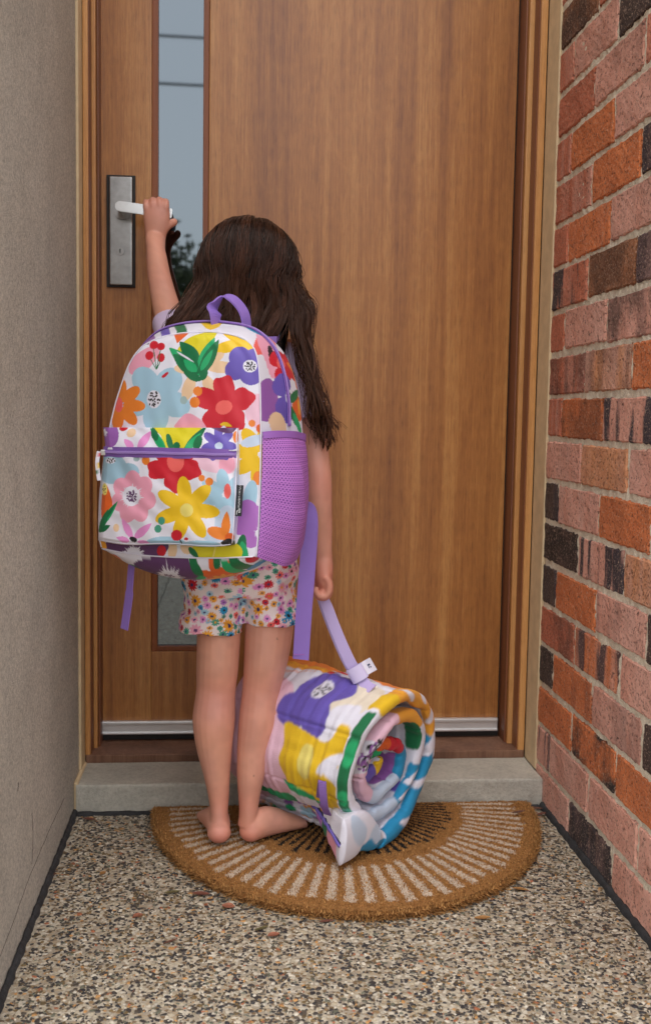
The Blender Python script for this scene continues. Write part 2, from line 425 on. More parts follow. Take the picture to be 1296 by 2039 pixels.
# per course from J0 downward: (colour, stripe, char, bloom) from the door outward
BR = {0: [(N_, 0, .8, 0), (R_, 0, 0, .2)], 1: [(R_, 0, 0, .5), (P_, 0, .15, .4), (D_, 0, .5, 0)], 2: [(R_, 0, .1, 0), (P_, 0, .25, .2), (R_, 0, 0, .4)],
      3: [(R_, 0, 0, .5), (O_, 0, .1, 0), (P_, 0, .1, .5)], 4: [(R_, 0, .1, .5), (O_, 0, .05, 0), (lin(92, 70, 70), .9, .5, 0)], 5: [(R_, 0, 0, 0), (O_, 0, 0, .1), (P_, 0, .2, .6)],
      6: [(R_, 1, .1, .3), (N_, 0, .5, 0), (lin(96, 74, 76), 1, .2, .3)], 7: [(R_, 0, 0, 0), (P_, 0, 0, .7), (P_, .4, .6, .5)], 8: [(R_, .4, .4, .4), (T_, .3, .3, .8), (O_, 0, .1, 0)],
      9: [(R_, 0, 0, .4), (O_, 0, .5, 0), (P_, 1, 0, .2)], 10: [(P_, 0, 0, .9), (T_, 0, .1, .2), (P_, 0, .1, .6)], 11: [(D_, 1, .4, 0), (P_, 0, 0, .8), (O_, 0, .2, 0)],
      12: [(D_, 0, 1, 0), (P_, 1, 0, .5), (T_, 0, .1, .6)], 13: [(D_, .8, .5, 0), (O_, 0, .1, 0), (P_, .2, 0, .7)], 14: [(R_, .2, .5, 0), (O_, .9, 0, .7), (P_, 0, 0, .6)],
      15: [(D_, 0, 1, 0), (O_, .25, .1, 0), (P_, .2, .15, .8)], 16: [(O_, 0, .1, 0), (O_, 0, 1, 0), (O_, 0, .15, 0)], 17: [(P_, .8, 0, .4), (P_, 0, .1, .6), (P_, 0, 0, .7), (P_, 0, 0, .5)],
      18: [(P_, 0, 0, .7), (lin(84, 66, 68), .9, .6, .3), (P_, 0, 0, .5), (P_, 0, 0, .8)]}
Z18 = 0.080
pk = [(R_, 0, .1, .2), (P_, 0, 0, .6), (O_, 0, .1, 0), (P_, .9, 0, .3), (D_, 0, .6, 0), (T_, 0, .2, .5), (R_, .3, .4, .3)]
for k in range(-2, 19):
    zc = Z18+0.086*(18-k)-0.043
    first = 0.012 if k % 2 else -0.120
    ends = [0.100]+[first-0.24*i for i in range(6)]
    for i, (y1, y0) in enumerate(zip(ends, ends[1:])):
        if i >= 5 or y1 < -0.79: break
        y0 = max(y0, -0.805)
        yt = y1-(0.0 if i == 0 else 0.005); yb = y0+0.005
        c = BR[k][i] if k in BR and i < len(BR[k]) else pk[rnd.randrange(len(pk))]
        me = BM[rnd.randrange(len(BM))]
        o = obj('brick', me, None, bw)
        fl = rnd.choice((1, -1))
        o.scale = (1, (yt-yb)/0.23*(1+rnd.uniform(-0.008, 0.004)), 1+rnd.uniform(-0.035, 0.01))
        o.location = (XR+rnd.uniform(-0.0012, 0.0004), (yt+yb)/2+rnd.uniform(-0.002, 0.002), zc+rnd.uniform(-0.002, 0.002))
        o.rotation_euler = (rnd.uniform(-0.008, 0.008)+(math.pi if fl < 0 and False else 0), 0, rnd.uniform(-0.004, 0.004))
        o.color = (*c[0], 1); o['stripe'] = float(c[1]); o['char'] = float(c[2]); o['bloom'] = float(c[3])

# --- concrete step
t = NT('step_concrete'); v = t.coord()
c = t.ramp(t.noise(v, 9, 6, 0.65), [(0.3, lin(160, 156, 146)), (0.7, lin(194, 189, 176))])
c = t.mix(1.0, c, t.ramp(t.noise(v, 160, 4, 0.6), [(0.3, G(0.82)), (0.6, G(1.04))]), 'MULTIPLY')
t.p(Base_Color=c, Roughness=0.85); t.bump(t.math('ADD', t.noise(v, 120, 4, 0.65), t.noise(v, 420, 2)), 0.55, 0.003); M_step = t.m
nx, nf = 260, 26
prof = []
for i in range(nf):
    s_ = i/(nf-1)
    if s_ < 0.42: prof.append((YSTEP, -0.02+(ZSTEP-0.006+0.02)*s_/0.42))
    elif s_ < 0.55:
        a = (s_-0.42)/0.13*math.pi/2; prof.append((YSTEP+0.006-0.006*math.cos(a), ZSTEP-0.006+0.006*math.sin(a)))
    else: prof.append((YSTEP+0.006+(0.30-YSTEP)*(s_-0.55)/0.45, ZSTEP))
prof = np.array(prof)
xs = np.linspace(XL+0.006, XR-0.004, nx)
Xg = np.repeat(xs[:, None], nf, 1); Yg = np.repeat(prof[None, :, 0], nx, 0); Zg = np.repeat(prof[None, :, 1], nx, 0)
wob = 0.0024*(vnoise(Xg*40, (Yg+Zg)*60, 5)-0.5)+0.002*(vnoise(Xg*9, Zg*20, 6)-0.5)+0.0016*(vnoise(Xg*130, (Yg+Zg)*150, 7)-0.5)
Yg = Yg+np.where(Zg < ZSTEP-0.001, wob, 0); Zg = Zg+np.where(Zg >= ZSTEP-0.001, wob*0.35-0.001, 0)
st = obj('concrete_step', nmesh('concrete_step', np.stack([Xg, Yg, Zg], -1).reshape(-1, 3), gridfaces(nx, nf)[:, ::1]), M_step)
tag(st, 'low grey concrete step across the foot of the doorway', 'step')
mb = MB(); mb.box((XL+0.0005, YSTEP+0.004, -0.02), (XL+0.0095, YSILL-0.002, ZSTEP+0.003), 0.003); mb.build('mortar_fillet', M_caulk, st)

# --- door frame
WD0, WD1, WD2 = lin(148, 92, 52), lin(176, 118, 68), lin(196, 142, 90)
M_frame = mat_wood('frame_timber', lin(160, 104, 56), lin(196, 138, 78), lin(214, 160, 100), 1.6, 0.45)
M_framed = mat_wood('frame_timber_brown', lin(98, 56, 34), lin(122, 72, 44), lin(142, 90, 58), 1.6, 0.5)
M_sill = mat_wood('sill_timber', lin(92, 62, 46), lin(118, 82, 62), lin(138, 102, 80), 1.6, 0.75, 0.4)
M_black = mat_plain('rubber', (0.008, 0.008, 0.008), 0.7)
fr = thing('door_frame', 'oiled timber door frame with stepped rebates and brown sill', 'door frame')
ZT = 2.2
def jamb(side):
    # profile from the wall inward, seen from above: (inset from opening edge, y)
    xw = XL+0.0055 if side < 0 else XR-0.0055
    s_ = -side
    def X(d): return xw+s_*d
    f = 0.0145 if side > 0 else 0.011
    g = 0.0265 if side > 0 else 0.0205
    for nm, m, x0, x1, y0, y1 in (('jamb_face', M_frame, 0, f, YSILL+0.001, YDOOR+0.09), ('jamb_rebate', M_frame, f+0.0005, g, YSILL+0.047, YDOOR+0.085),
                                  ('jamb_stop', M_framed, g+0.0005, g+0.005, YSILL+0.058, YDOOR+0.08)):
        mb = MB(); mb.box((min(X(x0), X(x1)), y0, ZSILL-0.001), (max(X(x0), X(x1)), y1, ZT), 0.0018)
        mb.build(nm, m, fr)
    mb = MB(); a, b = X(f-0.0002), X(f+0.0018); mb.box((min(a, b), YSILL+0.008, ZSILL), (max(a, b), YSILL+0.046, ZT), 0.0006); mb.build('jamb_reveal', M_framed, fr)
    return X(g+0.005)
xdl, xdr = jamb(-1), jamb(1)
mb = MB(); mb.box((XL+0.0056, YSILL, ZSTEP-0.002), (XR-0.0056, YDOOR+0.12, ZSILL), 0.003); mb.build('sill', M_sill, fr)
mb = MB(); mb.box((XL+0.0056, YSILL+0.001, ZT), (XR-0.0056, YDOOR+0.12, ZT+0.05), 0.002); mb.build('frame_head', M_frame, fr)
mb = MB(); mb.box((xdl+0.001, YDOOR+0.012, ZSILL+0.0005), (xdr-0.001, YDOOR+0.06, ZSILL+0.040), 0.004); mb.build('sill_seal', M_black, fr)
# wall over the door
mb = MB(); mb.box((XL+0.0005, 0.14, ZT+0.05), (XR-0.0005, 0.5, 3.2)); o = mb.build('lintel_wall', M_render); tag(o, 'rendered wall panel over the door head, above the picture', 'wall')

# --- door
M_door = mat_wood('door_veneer', lin(130, 76, 34), lin(170, 110, 52), lin(200, 144, 80), 1.0, 0.4, 0.42, 0.42)
M_bead = mat_wood('bead_timber', lin(112, 58, 24), lin(132, 70, 30), lin(150, 84, 40), 2.0, 0.45, 0.2)
M_steel = mat_plain('satin_steel', (0.40, 0.395, 0.39), 0.27, 1.0, noise=0.16, nscale=45)
M_alu = mat_plain('anodised_strip', (0.80, 0.81, 0.82), 0.42, 0.7, noise=0.05, nscale=20)
M_dark = mat_plain('dark_trim_and_gap', (0.012, 0.010, 0.009), 0.6)
door = thing('front_door', 'tan timber front door with tall narrow glass slot and steel handle', 'door')
xa, xb = P(193, 700, YDOOR)[0], P(1042.5, 300, YDOOR)[0]
xb = min(xb, xdr-0.004)
g0, g1 = P(302, 700, YDOOR)[0], P(416.5, 300, YDOOR)[0]
zg = P(316, 1287, YDOOR)[2]-0.012; zb = P(600, 1430, YDOOR)[2]; z0 = P(600, 1462, YDOOR)[2]
ZD = ZT-0.006
def slab(nm, x0, x1, za, zb_):
    m = MB(); m.box((x0, YDOOR, za), (x1, YDOOR+0.04, zb_), 0.0015); return m.build(nm, M_door, door)
slab('lock_stile', xa, g0, z0, ZD); slab('door_panel', g1, xb, z0, ZD); slab('bottom_panel', g0, g1, z0, zg); slab('top_panel', g0, g1, ZD-0.12, ZD)
bw_ = 0.0135
for nm, x0, x1, za, zc_ in (('glazing_bead', g0+0.0004, g0+bw_, zg, ZD-0.12), ('glazing_bead', g1-bw_*0.95, g1-0.0004, zg, ZD-0.12), ('glazing_bead', g0+bw_, g1-bw_*0.95, zg+0.0004, zg+0.011)):
    m = MB(); m.box((x0, YDOOR+0.004, za), (x1, YDOOR+0.035, zc_), 0.0012); m.build(nm, M_bead, door)
t = NT('door_glass')
gl = t.n('BsdfGlossy', {'Color': (0.70, 0.82, 0.92, 1), 'Roughness': 0.02}); tr = t.n('BsdfTransparent', {'Color': (0.06, 0.075, 0.08, 1)})
lw_ = t.n('Fresnel', {'IOR': 1.5})
fac = t.math('ADD', t.math('MULTIPLY', lw_.outputs[0], 1.6), 0.13, True)
mx = t.n('MixShader'); t.set(mx.inputs[0], fac); t.t.links.new(tr.outputs[0], mx.inputs[1]); t.t.links.new(gl.outputs[0], mx.inputs[2])
t.t.links.new(mx.outputs[0], t.out.inputs['Surface']); M_glass = t.m
m = MB(); m.box((g0+0.006, YDOOR+0.016, zg+0.004), (g1-0.006, YDOOR+0.020, ZD-0.115)); m.build('glass_pane', M_glass, door)
# hall behind the door, dark
M_hall = mat_plain('hall_paint', (0.28, 0.27, 0.26), 0.9)
hall = MB(); bmh = hall.bm
hall.box((-1.6, YDOOR+0.13, 0.0), (0.6, 3.2, 2.6))
for f in bmh.faces: f.normal_flip()
o = hall.build('hallway', M_hall); o['kind'] = 'structure'
# weather strip along the foot
m = MB(); za = P(600, 1456, YDOOR)[2]
x0, x1 = xa+0.003, xb-0.002
m.box((x0, YDOOR-0.010, za+0.004), (x1, YDOOR-0.001, za+0.026), 0.001); m.box((x0, YDOOR-0.014, za+0.021), (x1, YDOOR-0.0012, za+0.030), 0.0025); m.box((x0, YDOOR-0.014, za), (x1, YDOOR-0.0012, za+0.0055), 0.002)
m.build('weather_strip', M_alu, door)
m = MB(); m.box((xa, YDOOR-0.003, ZSILL+0.0008), (xb, YDOOR+0.011, za-0.001), 0.001); m.build('bottom_seal', M_dark, door)
# dark strips standing in for the shadow gap round the leaf
m = MB(); m.box((xb+0.0004, YDOOR+0.008, ZSILL+0.001), (xdr-0.0002, YDOOR+0.012, ZT-0.001)); m.build('edge_gap_shade', M_dark, door)
m = MB(); m.box((xdl+0.0002, YDOOR+0.008, ZSILL+0.001), (xa-0.0004, YDOOR+0.012, ZT-0.001)); m.build('edge_gap_shade', M_dark, door)
# handle
YP = YDOOR-0.012
hp0, hp1 = P(218, 567, YP), P(264, 352, YP)
m = MB(); m.box((hp0[0]-0.006, YDOOR-0.007, hp0[2]-0.004), (hp1[0]+0.006, YDOOR-0.0004, hp1[2]+0.004), 0.0015); m.build('handle_backplate', M_dark, door)
m = MB(); m.box((hp0[0], YP, hp0[2]), (hp1[0], YDOOR-0.0072, hp1[2]), 0.003, 3); plate = m.build('handle_plate', M_steel, door, smooth=False)
YL = YP-0.048
lc = P(240, 411, YL); le = P(343, 426, YL)
m = MB(); m.tube([(lc[0], YP-0.001, lc[2]), (lc[0], YP-0.006, lc[2])], 0.019, 28); m.tube([(lc[0], YP-0.006, lc[2]), (lc[0], YL, lc[2])], 0.0085, 20); m.build('lever_rose', M_steel, plate)
# lever blade: rounded at the pivot end, slightly drooping
bm = bmesh.new(); hh = 0.0105; n = 14; out = []
dirv = le-lc; Lh = math.hypot(dirv[0], dirv[2]); ux, uz = dirv[0]/Lh, dirv[2]/Lh
pts2 = [(-math.sin(a)*hh, math.cos(a)*hh) for a in np.linspace(0, math.pi, n)] + [(Lh-0.002, -hh), (Lh, -hh+0.002), (Lh, hh-0.002), (Lh-0.002, hh)]
fr_, bk_ = [], []
for u_, w_ in pts2:
    q = (lc[0]+ux*u_-uz*w_, lc[2]+uz*u_+ux*w_)
    fr_.append(bm.verts.new((q[0], YL-0.005, q[1]))); bk_.append(bm.verts.new((q[0], YL+0.005, q[1])))
bm.faces.new(fr_[::-1]); bm.faces.new(bk_)
for i in range(len(fr_)): bm.faces.new((fr_[i], fr_[(i+1) % len(fr_)], bk_[(i+1) % len(fr_)], bk_[i]))
bmesh.ops.recalc_face_normals(bm, faces=bm.faces[:])
bmesh.ops.bevel(bm, geom=bm.edges[:], offset=0.0012, segments=2, affect='EDGES')
me = bpy.data.meshes.new('lever'); bm.to_mesh(me); bm.free(); obj('lever', me, mat_plain('bright_steel', (0.72, 0.72, 0.72), 0.24, 1.0, noise=0.06, nscale=40), plate)
kc = P(240, 500, YP)
m = MB(); m.tube([(kc[0], YP+0.001, kc[2]), (kc[0], YP-0.0025, kc[2])], [0.0098, 0.0092], 28); m.build('lock_cylinder', M_steel, plate)
m = MB(); m.tube([(kc[0], YP-0.002, kc[2]), (kc[0], YP-0.0032, kc[2])], 0.0058, 20); m.build('lock_barrel', M_steel, plate)
m = MB(); m.box((kc[0]-0.0011, YP-0.0036, kc[2]-0.0042), (kc[0]+0.0011, YP-0.0031, kc[2]+0.0042)); m.build('keyhole', M_dark, plate)
# ------------------------------------------------------------------ flat print painted on cloth: shapes in the cloth's own coordinates
CW = dict(white=(232, 230, 243), red=(206, 24, 46), coral=(242, 104, 98), yellow=(238, 194, 24), lime=(222, 208, 32), dgreen=(8, 112, 66), green=(26, 168, 104),
          lblue=(166, 204, 226), violet=(104, 86, 182), purple=(150, 92, 172), lilac=(178, 112, 196), plum=(96, 56, 104), pink=(240, 164, 188), pink2=(232, 148, 210),
          orange=(236, 132, 44), dorange=(228, 100, 36), peach=(238, 202, 164), blue=(30, 146, 196), black=(24, 20, 26), teal=(72, 160, 134), grey=(160, 184, 186),
          lpink=(240, 196, 216), pale=(240, 222, 120), amber=(240, 166, 48), ice=(196, 212, 234), navy=(50, 52, 110), cream=(236, 224, 204), blush=(242, 226, 226))
CW = {k: np.array(lin(*v))*0.92 for k, v in CW.items()}
class Canvas:
    def __init__(s, pts, base='white'):
        s.p = np.asarray(pts, float); s.c = np.tile(CW[base], (len(s.p), 1)).astype(float)
    def _box(s, cx, cy, r):
        return np.nonzero((abs(s.p[:, 0]-cx) < r) & (abs(s.p[:, 1]-cy) < r))[0]
    def ell(s, cx, cy, rx, ry, col, rot=0):
        i = s._box(cx, cy, max(rx, ry)+1); q = s.p[i]-(cx, cy); a = math.radians(rot)
        x = q[:, 0]*math.cos(a)+q[:, 1]*math.sin(a); y = -q[:, 0]*math.sin(a)+q[:, 1]*math.cos(a)
        s.c[i[(x/rx)**2+(y/ry)**2 < 1]] = CW[col]; return s
    def flower(s, cx, cy, R, n, col, rot=0, fat=0.45, sharp=1.0, sx=1, sy=1, wob=0.0):
        i = s._box(cx, cy, R*1.3*max(sx, sy)); q = (s.p[i]-(cx, cy))/(sx, sy); th = np.arctan2(q[:, 1], q[:, 0])-math.radians(rot)
        r = np.hypot(q[:, 0], q[:, 1]); k = abs(np.cos(th*n/2))**sharp
        rr = R*((1-fat)*k+fat)*(1+wob*np.sin(th*(n*2+1)+cx)+wob*0.7*np.sin(th*3+cy))
        s.c[i[r < rr]] = CW[col]; return s
    def daisy(s, cx, cy, R, n, col, w=0.22, rot=0, r0=0.1, part=None):
        for k in range(n):
            if part and k not in part: continue
            a = math.radians(rot+360*k/n); m = R*(1+r0)/2
            s.ell(cx+m*math.cos(a), cy+m*math.sin(a), R*(1-r0)/2, R*w, col, math.degrees(a))
        return s
    def leaf(s, x0, y0, x1, y1, w, col, bend=0.0):
        L = math.hypot(x1-x0, y1-y0); cx, cy = (x0+x1)/2, (y0+y1)/2; i = s._box(cx, cy, L/2+w+2)
        q = s.p[i]-(x0, y0); ux, uy = (x1-x0)/L, (y1-y0)/L; u = (q[:, 0]*ux+q[:, 1]*uy)/L; v = -q[:, 0]*uy+q[:, 1]*ux
        u_ = np.clip(u, 0, 1); v = v-bend*L*np.sin(math.pi*u_)
        s.c[i[(u > 0) & (u < 1) & (abs(v) < w*np.sin(math.pi*u_**0.8)**0.8)]] = CW[col]; return s
    def line(s, x0, y0, x1, y1, w, col):
        L = math.hypot(x1-x0, y1-y0); i = s._box((x0+x1)/2, (y0+y1)/2, L/2+w); q = s.p[i]-(x0, y0); ux, uy = (x1-x0)/L, (y1-y0)/L
        u = q[:, 0]*ux+q[:, 1]*uy; v = -q[:, 0]*uy+q[:, 1]*ux
        s.c[i[(u > 0) & (u < L) & (abs(v) < w/2)]] = CW[col]; return s
    def poly(s, pts, col, smooth=True):
        pp = np.array(pts, float)
        if smooth:
            m = len(pp); ex = np.vstack([pp, pp, pp]); cr = crom(ex, (3*m-1)*6+1); pp = cr[m*6:2*m*6]
        lo, hi = pp.min(0), pp.max(0)
        i = np.nonzero((s.p[:, 0] > lo[0]) & (s.p[:, 0] < hi[0]) & (s.p[:, 1] > lo[1]) & (s.p[:, 1] < hi[1]))[0]
        x, y = s.p[i, 0], s.p[i, 1]; ins = np.zeros(len(i), bool); n = len(pp)
        for k in range(n):
            x0, y0 = pp[k]; x1, y1 = pp[(k+1) % n]
            if y0 == y1: continue
            c = ((y0 > y) != (y1 > y)) & (x < (x1-x0)*(y-y0)/(y1-y0)+x0); ins ^= c
        s.c[i[ins]] = CW[col]; return s
    def dots(s, cx, cy, rx, ry, n, d, col, seed=1):
        g = random.Random(seed)
        for k in range(n):
            r = math.sqrt((k+0.5)/n); a = k*2.39996+g.uniform(-0.3, 0.3); s.ell(cx+rx*0.85*r*math.cos(a), cy+ry*0.85*r*math.sin(a), d*g.uniform(0.8, 1.2), d*g.uniform(0.9, 1.4), col, g.uniform(0, 180))
        return s
    def burst(s, cx, cy, R, n, col, seed=1, r0=0.25, a0=0, a1=360, sy=1.0):
        g = random.Random(seed); s.ell(cx, cy, R*0.62, R*0.62*sy, col)
        for k in range(n):
            a = math.radians(a0+(a1-a0)*(k+g.uniform(-0.3, 0.3))/n); L = R*g.uniform(0.75, 1.05)
            s.leaf(cx+R*r0*math.cos(a), cy+R*r0*math.sin(a)*sy, cx+L*math.cos(a), cy+L*math.sin(a)*sy, R*0.055, col)
        return s
# ------------------------------------------------------------------ half-round coir doormat
MCX, MCY, MRX, MRY = -0.421, 0.040, 0.385, 0.484
ZM = 0.014
dm = thing('doormat', 'half-round coir doormat with white and black sunray stripes', 'doormat')
t = NT('coir_base'); v = t.coord()
t.p(Base_Color=t.ramp(t.noise(v, 500, 4, 0.7), [(0.3, lin(96, 58, 22)), (0.7, lin(150, 98, 46))]), Roughness=0.95); t.bump(t.noise(v, 600, 3), 0.8, 0.003); M_coir = t.m
V = []; n = 180
for z, k in ((0.0005, 0.985), (ZM*0.6, 0.992), (ZM, 0.985)):
    for i in range(n):
        a = math.pi+math.pi*i/(n-1); w = 1+0.004*math.sin(i*0.7)+rnd.uniform(-0.002, 0.002)
        V.append((MCX+MRX*k*w*math.cos(a), MCY+MRY*k*w*math.sin(a), z))
V.append((MCX, MCY, ZM)); F = [tuple(q) for q in gridfaces(3, n)]
me = bpy.data.meshes.new('backing'); me.from_pydata([tuple(q) for q in V], [], F+[(2*n+i, 2*n+i+1, 3*n) for i in range(n-1)]+[(0, n, 2*n, 3*n), (n-1, 3*n, 3*n-1, 2*n-1)]); me.update()
obj('backing', me, M_coir, dm)
def stripes(x, y, nz):
    dx_, dy_ = x-MCX, y-(MCY-0.004); r_ = np.hypot(dx_/MRX, dy_/MRY); t_ = np.arctan2(-dy_, dx_)/math.pi+0.0015*nz[0]
    h_ = lambda k, s_: (np.sin(k*12.9898+s_*78.233)*43758.5453) % 1.0
    ln_ = np.floor(t_*41); p_ = abs((t_*41) % 1.0-0.5)
    w_ = (p_ < 0.25) & (r_ > 0.615+0.03*(h_(ln_, 1)-0.5)+0.005*nz[1]) & (r_ < 0.915+0.03*(h_(ln_, 2)-0.5)+0.005*nz[1])
    b_ = (p_ < 0.24) & (r_ > 0.14) & (r_ < 0.545+0.05*(h_(ln_, 3)-0.5)+0.005*nz[1])
    return w_, b_
nr_m, na_m = 150, 560
rg, ag = np.meshgrid(np.linspace(0.02, 0.985, nr_m), np.linspace(math.pi, 2*math.pi, na_m), indexing='ij'); xg_, yg_ = MCX+MRX*rg*np.cos(ag), MCY-0.0006+MRY*rg*np.sin(ag)
g = np.random.default_rng(10); w_, b_ = stripes(xg_.ravel(), yg_.ravel(), g.normal(0, 1, (2, nr_m*na_m)))
me = nmesh('printed_face', np.stack([xg_, yg_, np.full_like(xg_, ZM+0.0015)+g.uniform(-0.0012, 0.0012, xg_.shape)], -1).reshape(-1, 3), gridfaces(nr_m, na_m))
setcol(me, np.where(w_[:, None], lin(196, 178, 158), np.where(b_[:, None], lin(22, 18, 15), lin(150, 104, 54)))*g.uniform(0.7, 1.1, (nr_m*na_m, 1)))
t = NT('coir_print'); t.p(Base_Color=t.attr('Col').outputs['Color'], Roughness=0.95); obj('printed_face', me, t.m, dm)
# pile: short tufts, each coloured by the printed stripe under it
NP = 74000
g = np.random.default_rng(11)
u = np.sqrt(g.uniform(0, 1, NP)); rim = g.uniform(0, 1, NP) < 0.10; u = np.where(rim, g.uniform(0.975, 1.0, NP), u)
a = g.uniform(math.pi, 2*math.pi, NP)
bx = MCX+MRX*u*np.cos(a); by = MCY+MRY*u*np.sin(a); by = np.minimum(by, MCY-0.0005)
white, black = stripes(bx, by, g.normal(0, 1, (2, NP)))
cb = np.array([lin(140, 96, 48), lin(172, 124, 68), lin(190, 142, 84), lin(156, 108, 56)])[g.integers(0, 4, NP)]
fade = g.uniform(0, 1, NP)
cw = np.array(lin(212, 194, 174))*g.uniform(0.72, 1.08, (NP, 1)); ck = np.array(lin(20, 16, 14))*g.uniform(0.7, 1.6, (NP, 1))
col = np.where((white & (fade > 0.28))[:, None], cw, np.where((black & (fade > 0.15))[:, None], ck, cb*g.uniform(0.75, 1.15, (NP, 1))))
ln = g.uniform(0.0035, 0.0065, NP); lean = g.normal(0, 0.001, (NP, 2))
out = np.stack([np.cos(a), np.sin(a)], 1)
lean = lean+np.where(rim[:, None], out*0.006, 0)
bz = np.where(rim, g.uniform(0.001, ZM, NP), ZM-0.002); tz = np.where(rim, bz+g.uniform(-0.002, 0.003, NP), bz+ln)
wd = g.uniform(0.0007, 0.0014, NP); wa = g.uniform(0, math.pi, NP); wx, wy = np.cos(wa)*wd, np.sin(wa)*wd
A = np.stack([bx-wx, by-wy, bz], 1); B = np.stack([bx+wx, by+wy, bz], 1)
T1 = np.stack([bx+lean[:, 0]+wx*0.6, by+lean[:, 1]+wy*0.6, tz], 1); T2 = np.stack([bx+lean[:, 0]-wx*0.6, by+lean[:, 1]-wy*0.6, tz], 1)
me = nmesh('pile', np.stack([A, B, T1, T2], 1).reshape(-1, 3), np.arange(NP*4).reshape(-1, 4), False); setcol(me, np.repeat(col, 4, 0))
t = NT('coir_pile'); t.p(Base_Color=t.attr('Col').outputs['Color'], Roughness=0.9); M_pile = t.m
obj('pile', me, M_pile, dm, kind='stuff')
# stray shed fibres along the rim
m = MB()
for k in range(90):
    aa = rnd.uniform(math.pi*1.05, math.pi*1.95); q = rnd.uniform(1.0, 1.04)
    p0 = np.array([MCX+MRX*q*math.cos(aa), MCY+MRY*q*math.sin(aa), 0.002+rnd.uniform(0, 0.006)]); b = rnd.uniform(0, 6.28); L = rnd.uniform(0.008, 0.026)
    m.tube([p0, p0+np.array([math.cos(b)*L*0.5, math.sin(b)*L*0.5, rnd.uniform(0, 0.004)]), p0+np.array([math.cos(b+0.5)*L, math.sin(b+0.5)*L, 0])], 0.00035, 3)
m.build('shed_fibres', mat_plain('fibre', lin(176, 132, 76), 0.9), dm, kind='stuff')
# ------------------------------------------------------------------ the child
def tube_rings(pts, rx, ry, n=20, sub=6, fwd=(0, 1, 0)):
    """lofted limb: centre line through pts, half widths rx (sideways) and ry (along fwd)"""
    C = np.hstack([np.array(pts, float), np.array(rx, float)[:, None], np.array(ry, float)[:, None]])
    C = crom(C, (len(C)-1)*sub+1); P_ = C[:, :3]; V = []
    T = np.gradient(P_, axis=0); T /= np.linalg.norm(T, axis=1)[:, None]
    f = np.array(fwd, float)
    for p, t_, a, b in zip(P_, T, C[:, 3], C[:, 4]):
        y = f-t_*np.dot(f, t_); y /= np.linalg.norm(y); x = np.cross(y, t_)
        for k in range(n):
            q = 2*math.pi*k/n; V.append(p+x*a*math.cos(q)+y*b*math.sin(q))
    V = np.array(V); F = [tuple(q) for q in gridfaces(len(P_), n, True)]
    F += [tuple(range(n))[::-1], tuple(range(len(V)-n, len(V)))]
    return V, F
def ball(c, r):
    bm = bmesh.new(); bmesh.ops.create_uvsphere(bm, u_segments=20, v_segments=12, radius=1.0)
    V = np.array([v.co for v in bm.verts])*np.array(r)+np.array(c); F = [tuple(v.index for v in f.verts) for f in bm.faces]; bm.free(); return V, F
def weld(name, shells, voxel, smooth=6, fac=0.5):
    V = []; F = []; o0 = 0
    for v, f in shells:
        V += [tuple(x) for x in v]; F += [tuple(i+o0 for i in q) for q in f]; o0 += len(v)
    me = bpy.data.meshes.new(name+'_src'); me.from_pydata(V, [], F); me.update()
    bm = bmesh.new(); bm.from_mesh(me); bmesh.ops.recalc_face_normals(bm, faces=bm.faces[:]); bm.to_mesh(me); bm.free()
    o = bpy.data.objects.new(name+'_src', me); COL.objects.link(o)
    r = o.modifiers.new('r', 'REMESH'); r.mode = 'VOXEL'; r.voxel_size = voxel; r.use_smooth_shade = True
    s_ = o.modifiers.new('s', 'SMOOTH'); s_.iterations = smooth; s_.factor = fac
    dg = bpy.context.evaluated_depsgraph_get(); out = bpy.data.meshes.new_from_object(o.evaluated_get(dg)); out.name = name
    bpy.data.objects.remove(o); bpy.data.meshes.remove(me)
    out.polygons.foreach_set('use_smooth', np.full(len(out.polygons), True)); return out
def verts(me):
    a = np.empty(len(me.vertices)*3, np.float32); me.vertices.foreach_get('co', a); return a.reshape(-1, 3).astype(float)
def limb(rows, fwd=(0, 1, 0), n=20, sub=6):     # rows: (px, py, Y, half width px, depth ratio)
    pts = [P(r[0], r[1], r[2]) for r in rows]; rx = [r[3]*PXS(r[2]) for r in rows]; ry = [a*r[4] for a, r in zip(rx, rows)]
    return tube_rings(pts, rx, ry, n, sub, fwd)

ZF = ZM+0.005                                    # where bare feet stand on the mat
sh = []
# legs
LL = [(430, 1130, -.115, 48, 1.1), (434, 1200, -.115, 46, 1.12), (436, 1262, -.12, 44, 1.1), (433, 1330, -.128, 42.5, 1.08), (430, 1378, -.131, 40, 1.02), (426, 1432, -.145, 43, 1.05), (427, 1485, -.149, 37, 1.08), (432, 1540, -.148, 27.5, 1.15), (436, 1588, -.147, 21, 1.3), (436, 1618, -.150, 18.5, 1.45), (436, 1645, -.156, 20, 1.25)]
LR = [(536, 1130, -.11, 48, 1.1), (538, 1200, -.112, 49, 1.12), (536, 1252, -.118, 49, 1.08), (530, 1310, -.125, 45, 1.06), (520, 1374, -.130, 38.5, 1.02), (515, 1430, -.144, 40, 1.05), (506, 1485, -.146, 34.5, 1.08), (499, 1545, -.148, 28, 1.12), (496, 1588, -.148, 22, 1.25), (495, 1618, -.150, 19.5, 1.4), (493, 1645, -.154, 20.5, 1.2)]
sh += [limb(LL), limb(LR)]
